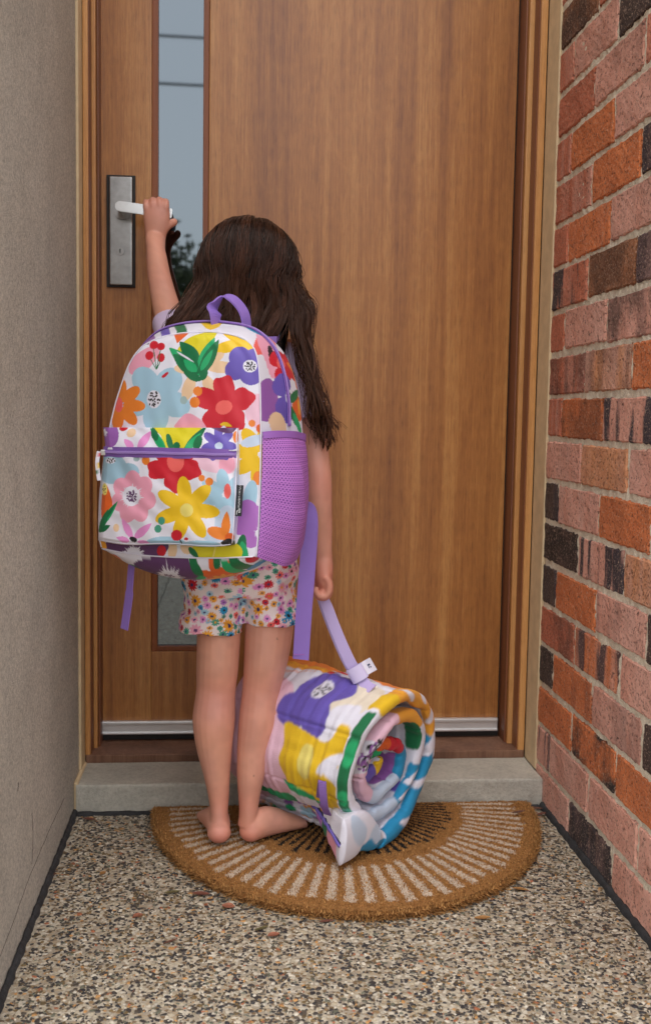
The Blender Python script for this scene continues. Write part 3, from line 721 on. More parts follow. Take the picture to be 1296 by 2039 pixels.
# feet: heel, instep, ball and five toes
def foot(heel, ang, side, L=0.158):
    d = np.array([math.sin(ang), math.cos(ang), 0]); l = np.array([math.cos(ang), -math.sin(ang), 0])   # l: to the child's right
    H = np.array([heel[0], heel[1], 0.0])
    def Q(u, v, z): return H+d*u*L+l*v+np.array([0, 0, z+ZF])
    out = []
    rows = [(0.02, 0, 0.024, 0.017, 0.0205), (0.12, 0, 0.027, 0.0212, 0.0255), (0.28, 0, 0.031, 0.0235, 0.029), (0.45, 0.002*side, 0.027, 0.0245, 0.0255), (0.62, 0.003*side, 0.020, 0.0285, 0.0185), (0.76, 0.003*side, 0.0145, 0.031, 0.0135), (0.84, 0.002*side, 0.012, 0.029, 0.0105)]
    C = [Q(r[0], r[1], r[2]) for r in rows]
    out.append(tube_rings(C, [r[3] for r in rows], [r[4] for r in rows], 18, 5, (0, 0, 1)))
    out.append(ball(Q(0.085, 0, 0.022), (0.0222, 0.0215, 0.0195)))
    # toes: side=+1 is the right foot, its little toe on the outer (+l) side
    for k, (v, r, u1) in enumerate([(-0.0205, 0.0098, 1.0), (-0.0065, 0.0072, 0.985), (0.005, 0.0068, 0.955), (0.0155, 0.0064, 0.915), (0.0255, 0.0062, 0.865)]):
        v = v*side
        out.append(tube_rings([Q(0.72, v*0.95, 0.012), Q(u1-0.09, v, 0.0125), Q(u1-0.035, v*1.02, 0.010), Q(u1, v*1.02, 0.0078)], [r*0.95, r, r*1.02, r*0.62], [r*0.9, r, r*0.95, r*0.55], 10, 4, (0, 0, 1)))
    return out
hl = PZ(435.5, 1664, ZF+0.02); hr = PZ(491.5, 1660, ZF+0.02)
sh += foot((hl[0]+0.002, hl[1]-0.002), math.radians(-6), -1)
sh += foot((hr[0]-0.002, hr[1]), math.radians(50), 1, 0.152)
# trunk, neck, head
TR = [(480, 1165, -.115, 92, .75), (480, 1110, -.115, 96, .74), (478, 1010, -.115, 86, .72), (474, 900, -.115, 85, .70), (470, 800, -.11, 92, .66), (466, 730, -.105, 96, .60), (467, 690, -.10, 84, .58), (474, 660, -.095, 50, .75), (482, 632, -.09, 32, 1.0), (488, 600, -.082, 31, 1.05)]
sh.append(limb(TR, n=28))
HC = P(497, 566, -.085)
sh.append(ball(HC+(0, -0.008, 0.012), (0.065, 0.080, 0.080)))
sh.append(tube_rings([HC+(0, 0.022, 0.0), HC+(0, 0.034, -0.045), HC+(0, 0.046, -0.078), HC+(0, 0.050, -0.092)], [0.063, 0.056, 0.038, 0.016], [0.054, 0.046, 0.034, 0.014], 20, 5))
sh.append(tube_rings([HC+(0, 0.076, 0.012), HC+(0, 0.086, -0.006), HC+(0, 0.093, -0.022), HC+(0, 0.086, -0.029)], [0.006, 0.0075, 0.0105, 0.008], [0.006, 0.008, 0.008, 0.005], 12, 4))   # nose
for z, w in ((-0.047, 0.017), (-0.054, 0.015)):
    sh.append(ball(HC+(0, 0.078, z), (w, 0.010, 0.0048)))                                   # lips
for s_ in (-1, 1):
    sh.append(ball(HC+(s_*0.071, 0.0, -0.012), (0.007, 0.016, 0.026)))                         # ears
    sh.append(ball(HC+(s_*0.029, 0.066, -0.022), (0.022, 0.018, 0.022)))                         # cheeks
# right arm, hanging
AR = [(556, 705, -.105, 38, .95), (583, 728, -.115, 33, 1.0), (603, 780, -.13, 29.5, 1.05), (620, 850, -.148, 28, 1.05), (630, 915, -.16, 26.5, 1.05), (634, 955, -.163, 27, 1.05), (634, 1000, -.16, 27.5, 1.0), (638, 1050, -.152, 24, .95), (643, 1095, -.146, 18.5, .85), (645, 1115, -.144, 17.5, .8)]
sh.append(limb(AR))
# right hand: closed round the carrying strap, little finger towards the viewer
wr = P(645, 1112, -.144); pxm = PXS(-.14)
def RH(px, py, dy): return P(px, py, -.144+dy)
sh.append(tube_rings([RH(645, 1106, 0.0), RH(645, 1122, 0.002), RH(645, 1140, 0.005), RH(645, 1158, 0.006), RH(645, 1168, 0.006)], [16.5*pxm, 18.5*pxm, 18.5*pxm, 16*pxm, 12*pxm], [0.0135, 0.019, 0.025, 0.0265, 0.024], 18, 5))
for k in range(4):
    dy = -0.0185+k*0.0135; r = [0.0066, 0.0073, 0.0076, 0.0073][k]; e_ = [0, 2, 3, 2][k]
    sh.append(tube_rings([RH(648, 1148, dy), RH(655, 1161, dy), RH(655, 1177+e_, dy), RH(647, 1187+e_, dy), RH(636, 1186+e_, dy), RH(629, 1177+e_, dy), RH(630, 1168+e_, dy)], [r, r*1.08, r*1.05, r, r*0.97, r*0.9, r*0.66], [r, r*1.08, r*1.05, r, r*0.97, r*0.9, r*0.66], 10, 5, (0, 1, 0)))
sh.append(ball(RH(642, 1174, 0.002), (0.0085, 0.021, 0.0085)))
sh.append(tube_rings([RH(636, 1128, 0.018), RH(628, 1146, 0.026), RH(626, 1162, 0.026), RH(629, 1172, 0.022)], [0.0085, 0.0085, 0.0075, 0.005], [0.0085, 0.0085, 0.0075, 0.005], 10, 5))
# left arm, reaching up to the lever
YH = YL-0.014
AL = [(392, 712, -.09, 40, .95), (368, 700, -.075, 33, 1.0), (350, 672, -.04, 29, 1.05), (336, 628, .01, 26.5, 1.05), (326, 590, .055, 24, 1.05), (318, 555, .10, 23, 1.0), (313, 520, .145, 21.5, .95), (310, 490, .185, 20, .85), (310, 472, YH-.002, 19.5, .75)]
sh.append(limb(AL, fwd=(0, 0.7, 0.7)))
LHs = PXS(YH)
def LH(px, py, dy): return P(px, py, YH+dy)
sh.append(tube_rings([LH(310, 476, -.002), LH(311, 458, -.004), LH(312, 440, -.006), LH(312, 424, -.006), LH(312, 410, -.003)], [19.5*LHs, 22*LHs, 24.5*LHs, 25.5*LHs, 24*LHs], [0.0135, 0.0135, 0.0125, 0.0115, 0.0095], 20, 5))
for k, x in enumerate((291.5, 304.5, 318, 330.5)):
    r = [0.0062, 0.0069, 0.0071, 0.0068][k]; e = [4, 0, 0, 3][k]
    sh.append(tube_rings([LH(x*0.8+62, 428, -.006), LH(x, 410+e, -.007), LH(x, 401+e, 0.001), LH(x, 399+e, .013), LH(x, 409+e, .024), LH(x+1, 421+e, .026), LH(x+1, 429+e, .020)], [r, r*1.12, r*1.12, r*1.05, r, r*0.95, r*0.72], [r, r*1.12, r*1.12, r*1.05, r, r*0.95, r*0.72], 10, 5, (1, 0, 0)))
sh.append(tube_rings([LH(322, 462, -.002), LH(332, 450, 0.0), LH(341, 445, .006), LH(347, 442, .015), LH(346, 438, .022)], [0.0115, 0.010, 0.0088, 0.0078, 0.0055], [0.0115, 0.010, 0.0088, 0.0078, 0.0055], 12, 5))
me = weld('person', sh, 0.0021, 8, 0.5)
Vb = verts(me)
skin = np.tile(np.array(lin(212, 152, 130)), (len(Vb), 1)); redc = np.array(lin(196, 106, 90))
def redden(c, r, k):
    d = np.linalg.norm(Vb-np.array(c), axis=1); w_ = np.clip(1-d/r, 0, 1)[:, None]*k; skin[:] = skin*(1-w_)+redc*w_
redden((hl[0], hl[1]-0.02, ZF+0.008), 0.045, 0.75); redden((hr[0], hr[1]-0.02, ZF+0.008), 0.045, 0.75)
redden((hr[0]+0.12, hr[1]+0.095, ZF+0.006), 0.05, 0.5); redden((hl[0]-0.01, hl[1]+0.16, ZF), 0.05, 0.5)
redden(RH(646, 1150, 0), 0.055, 0.6); redden(RH(640, 1185, 0), 0.03, 0.4); redden(LH(312, 410, 0), 0.04, 0.4)
redden(HC+(0, 0.085, -0.05), 0.018, 0.8)
mot = vnoise(Vb[:, 0]*38+Vb[:, 1]*20, Vb[:, 2]*38, 4)[:, None]; skin *= 0.94+0.12*mot
for c_, r_, k_ in ((P(432, 1382, -.17), 0.055, 0.35), (P(518, 1380, -.17), 0.055, 0.35), (P(427, 1440, -.19), 0.06, 0.18), (P(513, 1440, -.19), 0.06, 0.18), (P(437, 1610, -.18), 0.05, 0.3), (P(494, 1610, -.18), 0.05, 0.3), (P(632, 960, -.19), 0.05, 0.3), (P(318, 560, .08), 0.05, 0.15)): redden(c_, r_, k_)
m2 = vnoise(Vb[:, 0]*95+Vb[:, 1]*60, Vb[:, 2]*95, 14)[:, None]; skin *= 0.95+0.10*m2
skin[:, 2] *= 1.0+0.10*(vnoise(Vb[:, 0]*30, Vb[:, 2]*18, 15)-0.5)
for mp in ((552, 1272), (505, 1545)):
    q_ = ray(*mp); q_ = q_/np.linalg.norm(q_); rel = Vb-CAM; dd = np.linalg.norm(rel-(rel@q_)[:, None]*q_, axis=1); skin[dd < 0.0016] *= 0.6
setcol(me, skin)
t = NT('skin'); v = t.coord()
t.p(Base_Color=t.attr('Col').outputs['Color'], Roughness=0.48, Subsurface_Weight=0.05)
t.b.inputs['Subsurface Radius'].default_value = (0.9, 0.35, 0.2); t.b.inputs['Subsurface Scale'].default_value = 0.008
t.bump(t.math('ADD', t.noise(v, 650, 3, 0.6), t.math('MULTIPLY', t.noise(v, 60, 4, 0.6), 1.5)), 0.22, 0.0012); M_skin = t.m
person = obj('person', me, M_skin)
tag(person, 'barefoot child with long brown hair facing the door, one hand on the handle', 'person')
# eyes and toenails-free details on the hidden face
M_eye = mat_plain('eye', (0.75, 0.74, 0.72), 0.2); M_iris = mat_plain('iris', (0.06, 0.03, 0.015), 0.2)
for s_ in (-1, 1):
    V_, F_ = ball(HC+(s_*0.028, 0.069, 0.0), (0.0115, 0.0085, 0.0085)); m_ = bpy.data.meshes.new('eye'); m_.from_pydata([tuple(q) for q in V_], [], F_); m_.update()
    e = obj('eye', m_, M_eye, person)
    V_, F_ = ball(HC+(s_*0.028, 0.0745, 0.0), (0.0048, 0.0042, 0.0048)); m_ = bpy.data.meshes.new('iris'); m_.from_pydata([tuple(q) for q in V_], [], F_); m_.update()
    obj('iris', m_, M_iris, e)

# --- T-shirt
sh = []
TS = [(480, 1150, -.115, 102, .78), (480, 1080, -.115, 102, .78), (478, 1000, -.115, 96, .76), (474, 900, -.115, 93, .74), (470, 800, -.11, 99, .70), (466, 735, -.105, 104, .64), (467, 695, -.10, 92, .62), (472, 668, -.097, 62, .78), (476, 655, -.095, 42, .9)]
sh.append(limb(TS, n=30))
sh.append(limb([(540, 712, -.10, 44, .9), (575, 728, -.112, 42, 1.0), (598, 775, -.128, 37, 1.05), (612, 815, -.138, 34.5, 1.1), (619, 838, -.144, 34, 1.12)]))
sh.append(limb([(405, 722, -.09, 44, .9), (376, 706, -.078, 40, 1.0), (357, 682, -.05, 36, 1.08), (345, 655, -.02, 33, 1.1), (340, 640, -.004, 32.5, 1.1)], fwd=(0, 0.7, 0.7)))
me = weld('t_shirt', sh, 0.0030, 5, 0.5)
Vt = verts(me); nz = vnoise(Vt[:, 0]*45, Vt[:, 2]*30+Vt[:, 1]*40, 8)-0.5
nr = np.empty(len(Vt)*3, np.float32); me.vertices.foreach_get('normal', nr); Vt += nr.reshape(-1, 3)*nz[:, None]*0.005
me.vertices.foreach_set('co', Vt.astype(np.float32).ravel())
M_tee = mat_plain('lilac_jersey', lin(204, 184, 212), 0.85, noise=0.05, nscale=30, bump=0.35, bscale=900, bdist=0.0008)
ts = obj('t_shirt', me, M_tee, person)
m = MB()
def ringtube(c, ax, fwd, rx, ry, r):
    ax = np.array(ax, float); ax /= np.linalg.norm(ax); y = np.array(fwd, float); y -= ax*np.dot(y, ax); y /= np.linalg.norm(y); x = np.cross(y, ax)
    pts = [np.array(c)+x*rx*math.cos(q)+y*ry*math.sin(q) for q in np.linspace(0, 2*math.pi, 41)]; m.tube(pts, r, 6, False)
c0, c1 = P(612, 815, -.138), P(618, 836, -.1435)
ringtube(c1, c1-c0, (0, 1, 0), 34.3*PXS(-.14), 34.3*1.12*PXS(-.14), 0.0016)
m.build('sleeve_hem', M_tee, ts, True)

# --- shorts with turned-up cuffs
SPX = PXS(-.115)
sh = []
sh.append(limb([(478, 1060, -.115, 108, .80), (478, 1110, -.115, 113, .80), (478, 1150, -.115, 115, .80), (478, 1178, -.115, 112, .76)], n=30))
sh.append(limb([(434, 1130, -.115, 60, 1.2), (430, 1180, -.115, 61, 1.15), (425, 1215, -.116, 60, 1.1), (423, 1236, -.117, 59.5, 1.08)]))
sh.append(limb([(528, 1130, -.112, 60, 1.2), (534, 1180, -.113, 59, 1.15), (538, 1210, -.115, 56, 1.1), (538, 1222, -.116, 55.5, 1.08)]))
sh.append(limb([(424, 1227, -.117, 64.5, 1.1), (422, 1240, -.117, 66, 1.1), (421, 1257, -.118, 64.5, 1.1)], n=30))
sh.append(limb([(538, 1213, -.115, 59, 1.1), (538, 1225, -.116, 60.5, 1.1), (538, 1241, -.117, 59, 1.1)], n=30))
me = weld('shorts', sh, 0.0017, 5, 0.5)
Vs = verts(me); nz = (vnoise(Vs[:, 0]*40+Vs[:, 2]*18, Vs[:, 2]*26, 9)-0.5)*0.010+(vnoise(Vs[:, 0]*70-Vs[:, 2]*50, Vs[:, 2]*80, 12)-0.5)*0.005
nr = np.empty(len(Vs)*3, np.float32); me.vertices.foreach_get('normal', nr); Vs = Vs+nr.reshape(-1, 3)*nz[:, None]
me.vertices.foreach_set('co', Vs.astype(np.float32).ravel())
lx, rx_ = P(428, 1200, -.115)[0], P(535, 1200, -.115)[0]; mx_ = (lx+rx_)/2
isl = Vs[:, 0] < mx_
cx_ = np.where(isl, lx, rx_); ang = np.arctan2(Vs[:, 0]-cx_, -(Vs[:, 1]+.115)); uu = np.where(isl, 0.0, 0.62)+ang*0.056
pts = np.stack([uu, Vs[:, 2]], 1)*1000          # millimetres
cv = Canvas(pts, 'blush')
g = random.Random(21); pal_ = ['red', 'pink2', 'pink2', 'amber', 'amber', 'teal', 'teal', 'coral', 'pink', 'blue', 'lilac', 'pink', 'pink2', 'lblue']
spots = []
for k in range(7000):
    x, y = g.uniform(-190, 810), g.uniform(365, 640); r = g.choice((7, 8.5, 10, 12) if k < 900 else (5, 6, 7))
    if all((x-a)**2+(y-b)**2 > (0.76*(r+c_))**2 for a, b, c_ in spots): spots.append((x, y, r))
for i, (x, y, r) in enumerate(spots):
    c_ = g.choice(pal_); n_ = g.choice((9, 10, 11)); cv.daisy(x, y, r, n_, c_, 0.19, g.uniform(0, 40), 0.12); cv.ell(x, y, r*0.27, r*0.27, g.choice(('navy', 'navy', 'plum', 'amber', 'black')) if c_ not in ('amber',) else 'navy')
setcol(me, cv.c)
M_short = mat_print('daisy_cotton', 0.8, 800, 0.3, sheen=0.05)
shorts = obj('shorts', me, M_short, person)

# --- hair: long, loose, one thick wavy lock down over the right shoulder
g = np.random.default_rng(5)
NH, NPT = 4600, 40
HA = np.array([0.0865, 0.094, 0.0960]); HO = P(494, 548, -0.095)
pole = np.array([0.12, 0.50, 0.86]); pole /= np.linalg.norm(pole)
def unit(a, e): return np.stack([np.cos(e)*np.cos(a), np.cos(e)*np.sin(a), np.sin(e)], -1)
az = g.uniform(-math.pi-0.55, 0.55, NH); ncl = 120; caz = np.sort(g.uniform(-math.pi-0.5, 0.5, ncl))
cid = np.clip(np.searchsorted(caz, az)+g.integers(-2, 3, NH), 0, ncl-1)
root_u = g.uniform(0, 0.78, NH)**1.1; lay = g.uniform(0, 1, NH)
clift = g.uniform(0, 1, ncl)
def strand(azv, ru, layv, jit, lift):
    n = len(azv); qx = np.cos(azv); pts = []
    E = unit(azv, np.full(n, -0.14)); om = np.arccos(np.clip(E@pole, -0.999, 0.999))
    for f in np.linspace(0, 1, 7):
        u_ = ru+(1-ru)*f; d_ = (np.sin((1-u_)*om)[:, None]*pole+np.sin(u_*om)[:, None]*E)/np.sin(om)[:, None]
        d_ = d_+0.05*np.stack([np.sin(azv*9+f*5), np.zeros(n), np.zeros(n)], -1)*(u_*(1-u_))[:, None]*4*0.5; d_ /= np.linalg.norm(d_, axis=1)[:, None]
        pts.append(HO+d_*HA*(1+0.05*layv+0.07*lift*np.sin(math.pi*np.clip(u_, 0, 1)*0.8+0.3))[:, None])
    right = qx > 0.66
    # neck level
    xs = np.where(qx > 0, 496+qx*117, 488+qx*119)
    yb = -0.150-0.035*np.clip(-np.sin(azv), 0, 1)+0.045*np.clip(np.sin(azv), 0, 1)
    w1 = np.array([P(a, 612+b, c) for a, b, c in zip(xs+jit[:, 0]*5, jit[:, 1]*6, yb)])
    xs2 = np.where(qx < -0.25, 466+qx*120, np.where(right, 530+qx*78, 485+qx*90)); w2y = np.where(qx < -0.25, 650, 668)
    w2 = np.array([P(a, b, c) for a, b, c in zip(xs2+jit[:, 0]*7, w2y+jit[:, 1]*8, yb-0.012)])
    w3r = np.array([P(611+a*10+b*4, 745+c*10, -0.185+d*0.012) for a, b, c, d in zip(qx, jit[:, 0], jit[:, 1], jit[:, 2])])
    w4r = np.array([P(635+b*5, 815+c*14, -0.195+d*0.012) for b, c, d in zip(jit[:, 2], jit[:, 0], jit[:, 1])])
    w5r = np.array([P(650+b*4, 868+c*22, -0.19+d*0.01) for b, c, d in zip(jit[:, 1], jit[:, 2], jit[:, 0])])
    xs3 = np.where(qx < -0.25, 452+qx*118, 482+qx*88)
    w3 = np.array([P(a+j*8, 700+k*10, -0.168) for a, j, k in zip(xs3, jit[:, 2], jit[:, 0])]); w4 = w3+np.array([0, 0.0, -0.03]); w5 = w3+np.array([0, 0.0, -0.06])
    R = right[:, None]
    pts += [w1, w2, np.where(R, w3r, w3), np.where(R, w4r, w4), np.where(R, w5r, w5)]
    return np.stack(pts, 1)                     # n x 11 x 3
jit = g.normal(0, 1, (NH, 3)).clip(-2, 2)
cj = g.normal(0, 1, (ncl, 3)).clip(-1.8, 1.8)
Sg = strand(az, root_u, lay, jit*0.9, clift[cid]); Cg = strand(caz, np.zeros(ncl), g.uniform(0.4, 1.0, ncl), cj, clift)
Sr = strand(az, root_u, lay*0+0.5, cj[cid], clift[cid])
kk = np.array([0, 0, .04, .1, .2, .36, .54, .68, .78, .84, .88, .9])[None, :, None]
K = Sg*(1-kk)+np.concatenate([Sr[:, :4], Cg[cid][:, 4:]], 1)*kk
# smooth interpolation along each strand
m_ = K.shape[1]; tt = np.linspace(0, m_-1, NPT); ii = np.minimum(tt.astype(int), m_-2); ff = (tt-ii)[None, :, None]
Kp = np.concatenate([2*K[:, :1]-K[:, 1:2], K, 2*K[:, -1:]-K[:, -2:-1]], 1)
a_, b_, c_, d_ = Kp[:, ii], Kp[:, ii+1], Kp[:, ii+2], Kp[:, ii+3]
H = 0.5*((2*b_)+(c_-a_)*ff+(2*a_-5*b_+4*c_-d_)*ff**2+(3*b_-a_-3*c_+d_)*ff**3)
s_l = np.linspace(0, 1, NPT)[None, :]
ph1 = g.uniform(0, 6.28, ncl)[cid][:, None]; am = (np.clip(s_l-0.30, 0, 1)*0.016)*(0.5+g.uniform(0, 1, ncl)[cid][:, None])
H[..., 0] += am*np.sin(s_l*24+ph1); H[..., 1] += am*0.7*np.cos(s_l*22+ph1*1.7); H[..., 2] += 0.002*np.sin(s_l*30+ph1)*np.clip(s_l-0.4, 0, 1)
fz = g.normal(0, 1, (NH, 2)); fly = (g.uniform(0, 1, NH) < 0.09)[:, None]
H[..., 0] += np.where(fly, 0.016*np.sin(s_l*7+fz[:, :1]*3)*s_l, 0.0005*np.sin(s_l*26+fz[:, :1]*9)); H[..., 1] += np.where(fly, 0.006*np.cos(s_l*6+fz[:, 1:]*3)*s_l, 0)
def strands_mesh(name, H, r0, r1, shade):
    n, k, _ = H.shape; T = np.gradient(H, axis=1); T /= np.linalg.norm(T, axis=2, keepdims=True)+1e-9
    up = np.array([0.3, -0.9, 0.2]); x = np.cross(T, up); x /= np.linalg.norm(x, axis=2, keepdims=True)+1e-9; y = np.cross(x, T)
    rad = (r0+(r1-r0)*np.linspace(0, 1, k))[None, :, None]*(0.7+0.6*shade[:, None, None])
    V = np.stack([H+rad*(x*math.cos(q_)+y*math.sin(q_)) for q_ in (0.5, 2.6, 4.7)], 2)
    V = V.reshape(-1, 3); base = (np.arange(n)*k*3)[:, None, None]; gf = gridfaces(k, 3, True)
    F = (gf[None]+base).reshape(-1, 4); me = nmesh(name, V, F, True); return me
shade = g.uniform(0, 1, NH); csh = g.uniform(0, 1, ncl)[cid]
me = strands_mesh('hair', H, 0.00072, 0.00036, shade)
hc0, hc1, hc2 = np.array(lin(15, 9, 8)), np.array(lin(66, 40, 29)), np.array(lin(112, 72, 51))
mixk = np.clip(0.25*shade+1.1*csh**2.5, 0, 1.3)[:, None]; root = hc0*(1-mixk)+hc1*mixk
tipc = root[:, None, :]*(1-0.42*s_l[..., None]**1.6)+hc2*0.42*s_l[..., None]**1.6
setcol(me, np.repeat(tipc.reshape(-1, 3), 3, 0))
t = NT('hair'); t.p(Base_Color=t.attr('Col').outputs['Color'], Roughness=0.24); t.b.inputs['Specular IOR Level'].default_value = 0.32; M_hair = t.m
hair = obj('hair', me, M_hair, person)
# scalp under the strands so no skin shows through
V_, F_ = ball(HO+(0, -0.012, 0.0), (0.0835, 0.086, 0.0945)); m_ = bpy.data.meshes.new('under_hair'); m_.from_pydata([tuple(x) for x in V_], [], F_); m_.update()
m_.polygons.foreach_set('use_smooth', np.full(len(m_.polygons), True)); setcol(m_, np.tile(hc0*0.8, (len(V_), 1)))
obj('under_hair', m_, M_hair, hair)
V_, F_ = limb([(495, 560, -.125, 66, .45), (492, 610, -.15, 80, .30), (488, 655, -.158, 86, .22), (486, 700, -.16, 80, .2)], n=26); m_ = bpy.data.meshes.new('under_hair'); m_.from_pydata([tuple(x) for x in V_], [], F_); m_.update()
m_.polygons.foreach_set('use_smooth', np.full(len(m_.polygons), True)); setcol(m_, np.tile(hc0*0.8, (len(V_), 1)))
obj('under_hair', m_, M_hair, hair)
# ------------------------------------------------------------------ floral backpack
BTH = math.radians(22)
BN = np.array([-math.sin(BTH), -math.cos(BTH), 0.0])        # out of the front panel, towards the viewer and a little left
BO = P(395, 900, -0.352)
BDEP = 0.135
bag = thing('backpack', 'white backpack with big bright flower print and purple mesh pocket', 'backpack')
M_print = mat_print('flower_polyester', 0.42, 1100, 0.16, crease=0.3, sheen=0.05)
M_purple = mat_web('purple_webbing', lin(150, 118, 204)); M_zip = mat_plain('zip_tape', lin(128, 92, 170), 0.7, bump=0.5, bscale=900); M_pipe = mat_plain('piping', lin(222, 218, 232), 0.6)
M_teeth = mat_plain('zip_teeth', lin(150, 120, 188), 0.35)
def onbag(px, py, d=0.0): return PPL(px, py, BO+BN*d, BN)
def bagarr(xy, d):
    xy = np.asarray(xy, float); d = np.broadcast_to(d, (len(xy),)); dirs = FWD[None]*FPX+RGT[None]*(xy[:, :1]-648)+UPV[None]*(1019.5-xy[:, 1:2])
    num = (BO-CAM)@BN+d*1.0; return CAM+dirs*(num/(dirs@BN))[:, None]
FL_ = [(204, 1092), (199, 1060), (201, 985), (212, 895), (227, 822), (243, 768), (261, 722), (284, 692), (318, 674), (360, 665), (396, 662)]
FR_ = [(509, 1108), (513, 1060), (516, 980), (518, 900), (518, 820), (516, 752), (509, 704), (492, 680), (466, 669), (430, 663), (396, 662)]
FB_ = [(204, 1092), (262, 1103), (340, 1109), (430, 1111), (509, 1108)]
def pal(pts):
    return pts
# prints -------------------------------------------------------------
def art_front(c):
    c.poly([(262, 715), (300, 690), (318, 700), (300, 730), (275, 745), (258, 742)], 'pink'); c.burst(293, 678, 12, 14, 'white', 3); c.dots(293, 678, 16, 9, 16, 1.8, 'plum')
    c.flower(312, 792, 70, 5, 'lblue', 20, 0.62, 1.0, 1.0, 1.0); c.ell(307, 795, 14, 18, 'white'); c.dots(307, 795, 14, 18, 24, 1.7, 'black')
    c.poly([(352, 842), (372, 823), (395, 832), (412, 850), (352, 852)], 'pink')
    c.daisy(238, 805, 52, 8, 'orange', 0.23, 5, 0.15); c.ell(237, 806, 8, 15, 'coral')
    for x, y, r, r2, a in ((372, 735, 25, 10, 5), (440, 731, 32, 12, 4), (376, 772, 12, 27, 18), (420, 775, 13, 30, -24), (428, 712, 11, 22, 55)): c.ell(x, y, r, r2, 'peach', a)
    for x, y, rx, ry, a in ((307, 687, 9, 8, -30), (321, 690, 8, 7.5, -30), (298, 708, 8, 9, 30), (321, 712, 7.5, 9, 10)): c.ell(x, y, rx, ry, 'red', a)
    for x, y in ((306, 694), (320, 697), (300, 715), (320, 719)): c.line(x, y, 312, 736, 1.6, 'dgreen')
    c.poly([(352, 700), (372, 676), (400, 664), (432, 660), (415, 690), (392, 712), (370, 708)], 'lime')
    c.poly([(420, 694), (455, 678), (495, 676), (514, 690), (480, 700), (440, 702)], 'yellow'); c.leaf(438, 656, 512, 698, 8, 'yellow'); c.poly([(344, 658), (376, 664), (353, 684)], 'dorange', False); c.poly([(445, 655), (480, 650), (512, 672), (490, 678)], 'blue')
    c.leaf(400, 748, 337, 692, 14, 'green'); c.leaf(398, 742, 345, 706, 17, 'dgreen'); c.leaf(396, 722, 358, 680, 14, 'dgreen'); c.leaf(392, 740, 366, 716, 9, 'green'); c.leaf(396, 738, 428, 672, 12, 'green'); c.leaf(399, 746, 436, 676, 12, 'dgreen'); c.leaf(400, 738, 424, 696, 6, 'green'); c.leaf(401, 757, 366, 742, 8, 'dgreen'); c.leaf(400, 757, 414, 738, 6, 'dgreen'); c.line(388, 700, 401, 756, 2.4, 'dgreen'); c.leaf(352, 700, 388, 722, 2, 'white')
    c.poly([(322, 750), (332, 741), (336, 743), (327, 752)], 'red')
    for x, y, r in ((478, 712, 22), (468, 737, 20), (500, 742, 25), (506, 714, 20)): c.ell(x, y, r, r, 'violet')
    c.ell(498, 729, 14, 12.5, 'white'); c.dots(498, 729, 13, 11, 30, 1.3, 'black')
    c.ell(512, 818, 24, 34, 'lpink')
    c.flower(447, 806, 60, 5, 'red', -18, 0.58, 0.75, 1.0, 1.0, 0.05); c.ell(446, 811, 17, 14, 'coral', -20); c.poly([(438, 846), (450, 840), (462, 850)], 'yellow')
    c.ell(394, 779, 9, 9.5, 'orange'); c.ell(388, 801, 10, 11, 'orange'); c.ell(366, 797, 7, 8, 'grey')
    c.daisy(520, 905, 62, 8, 'yellow', 0.24, 10, 0.1); c.ell(505, 878, 26, 11, 'ice', -15); c.ell(502, 843, 7, 7, 'orange'); c.ell(519, 853, 9, 9, 'dorange')
    c.ell(514, 952, 10, 14, 'orange'); c.ell(498, 990, 14, 34, 'lblue', 10); c.flower(506, 1042, 50, 5, 'lilac', 30, 0.7); c.burst(517, 1062, 14, 12, 'white', 4)
    c.ell(480, 1092, 10, 28, 'dgreen', 10); c.ell(486, 1100, 8, 22, 'green', -12); c.poly([(388, 1082), (470, 1082), (476, 1112), (400, 1112)], 'lime'); c.line(430, 1086, 424, 1112, 3, 'pale')
    c.poly([(216, 1078), (330, 1078), (312, 1112), (214, 1112)], 'plum'); c.burst(266, 1106, 24, 18, 'white', 5, 0.25, 180, 360); c.ell(322, 1097, 9, 11, 'red'); c.ell(344, 1096, 9, 18, 'peach', 8); c.ell(372, 1090, 12, 14, 'peach', -30); c.leaf(376, 1090, 396, 1112, 6, 'dgreen')
    c.ell(204, 1090, 9, 14, 'amber')
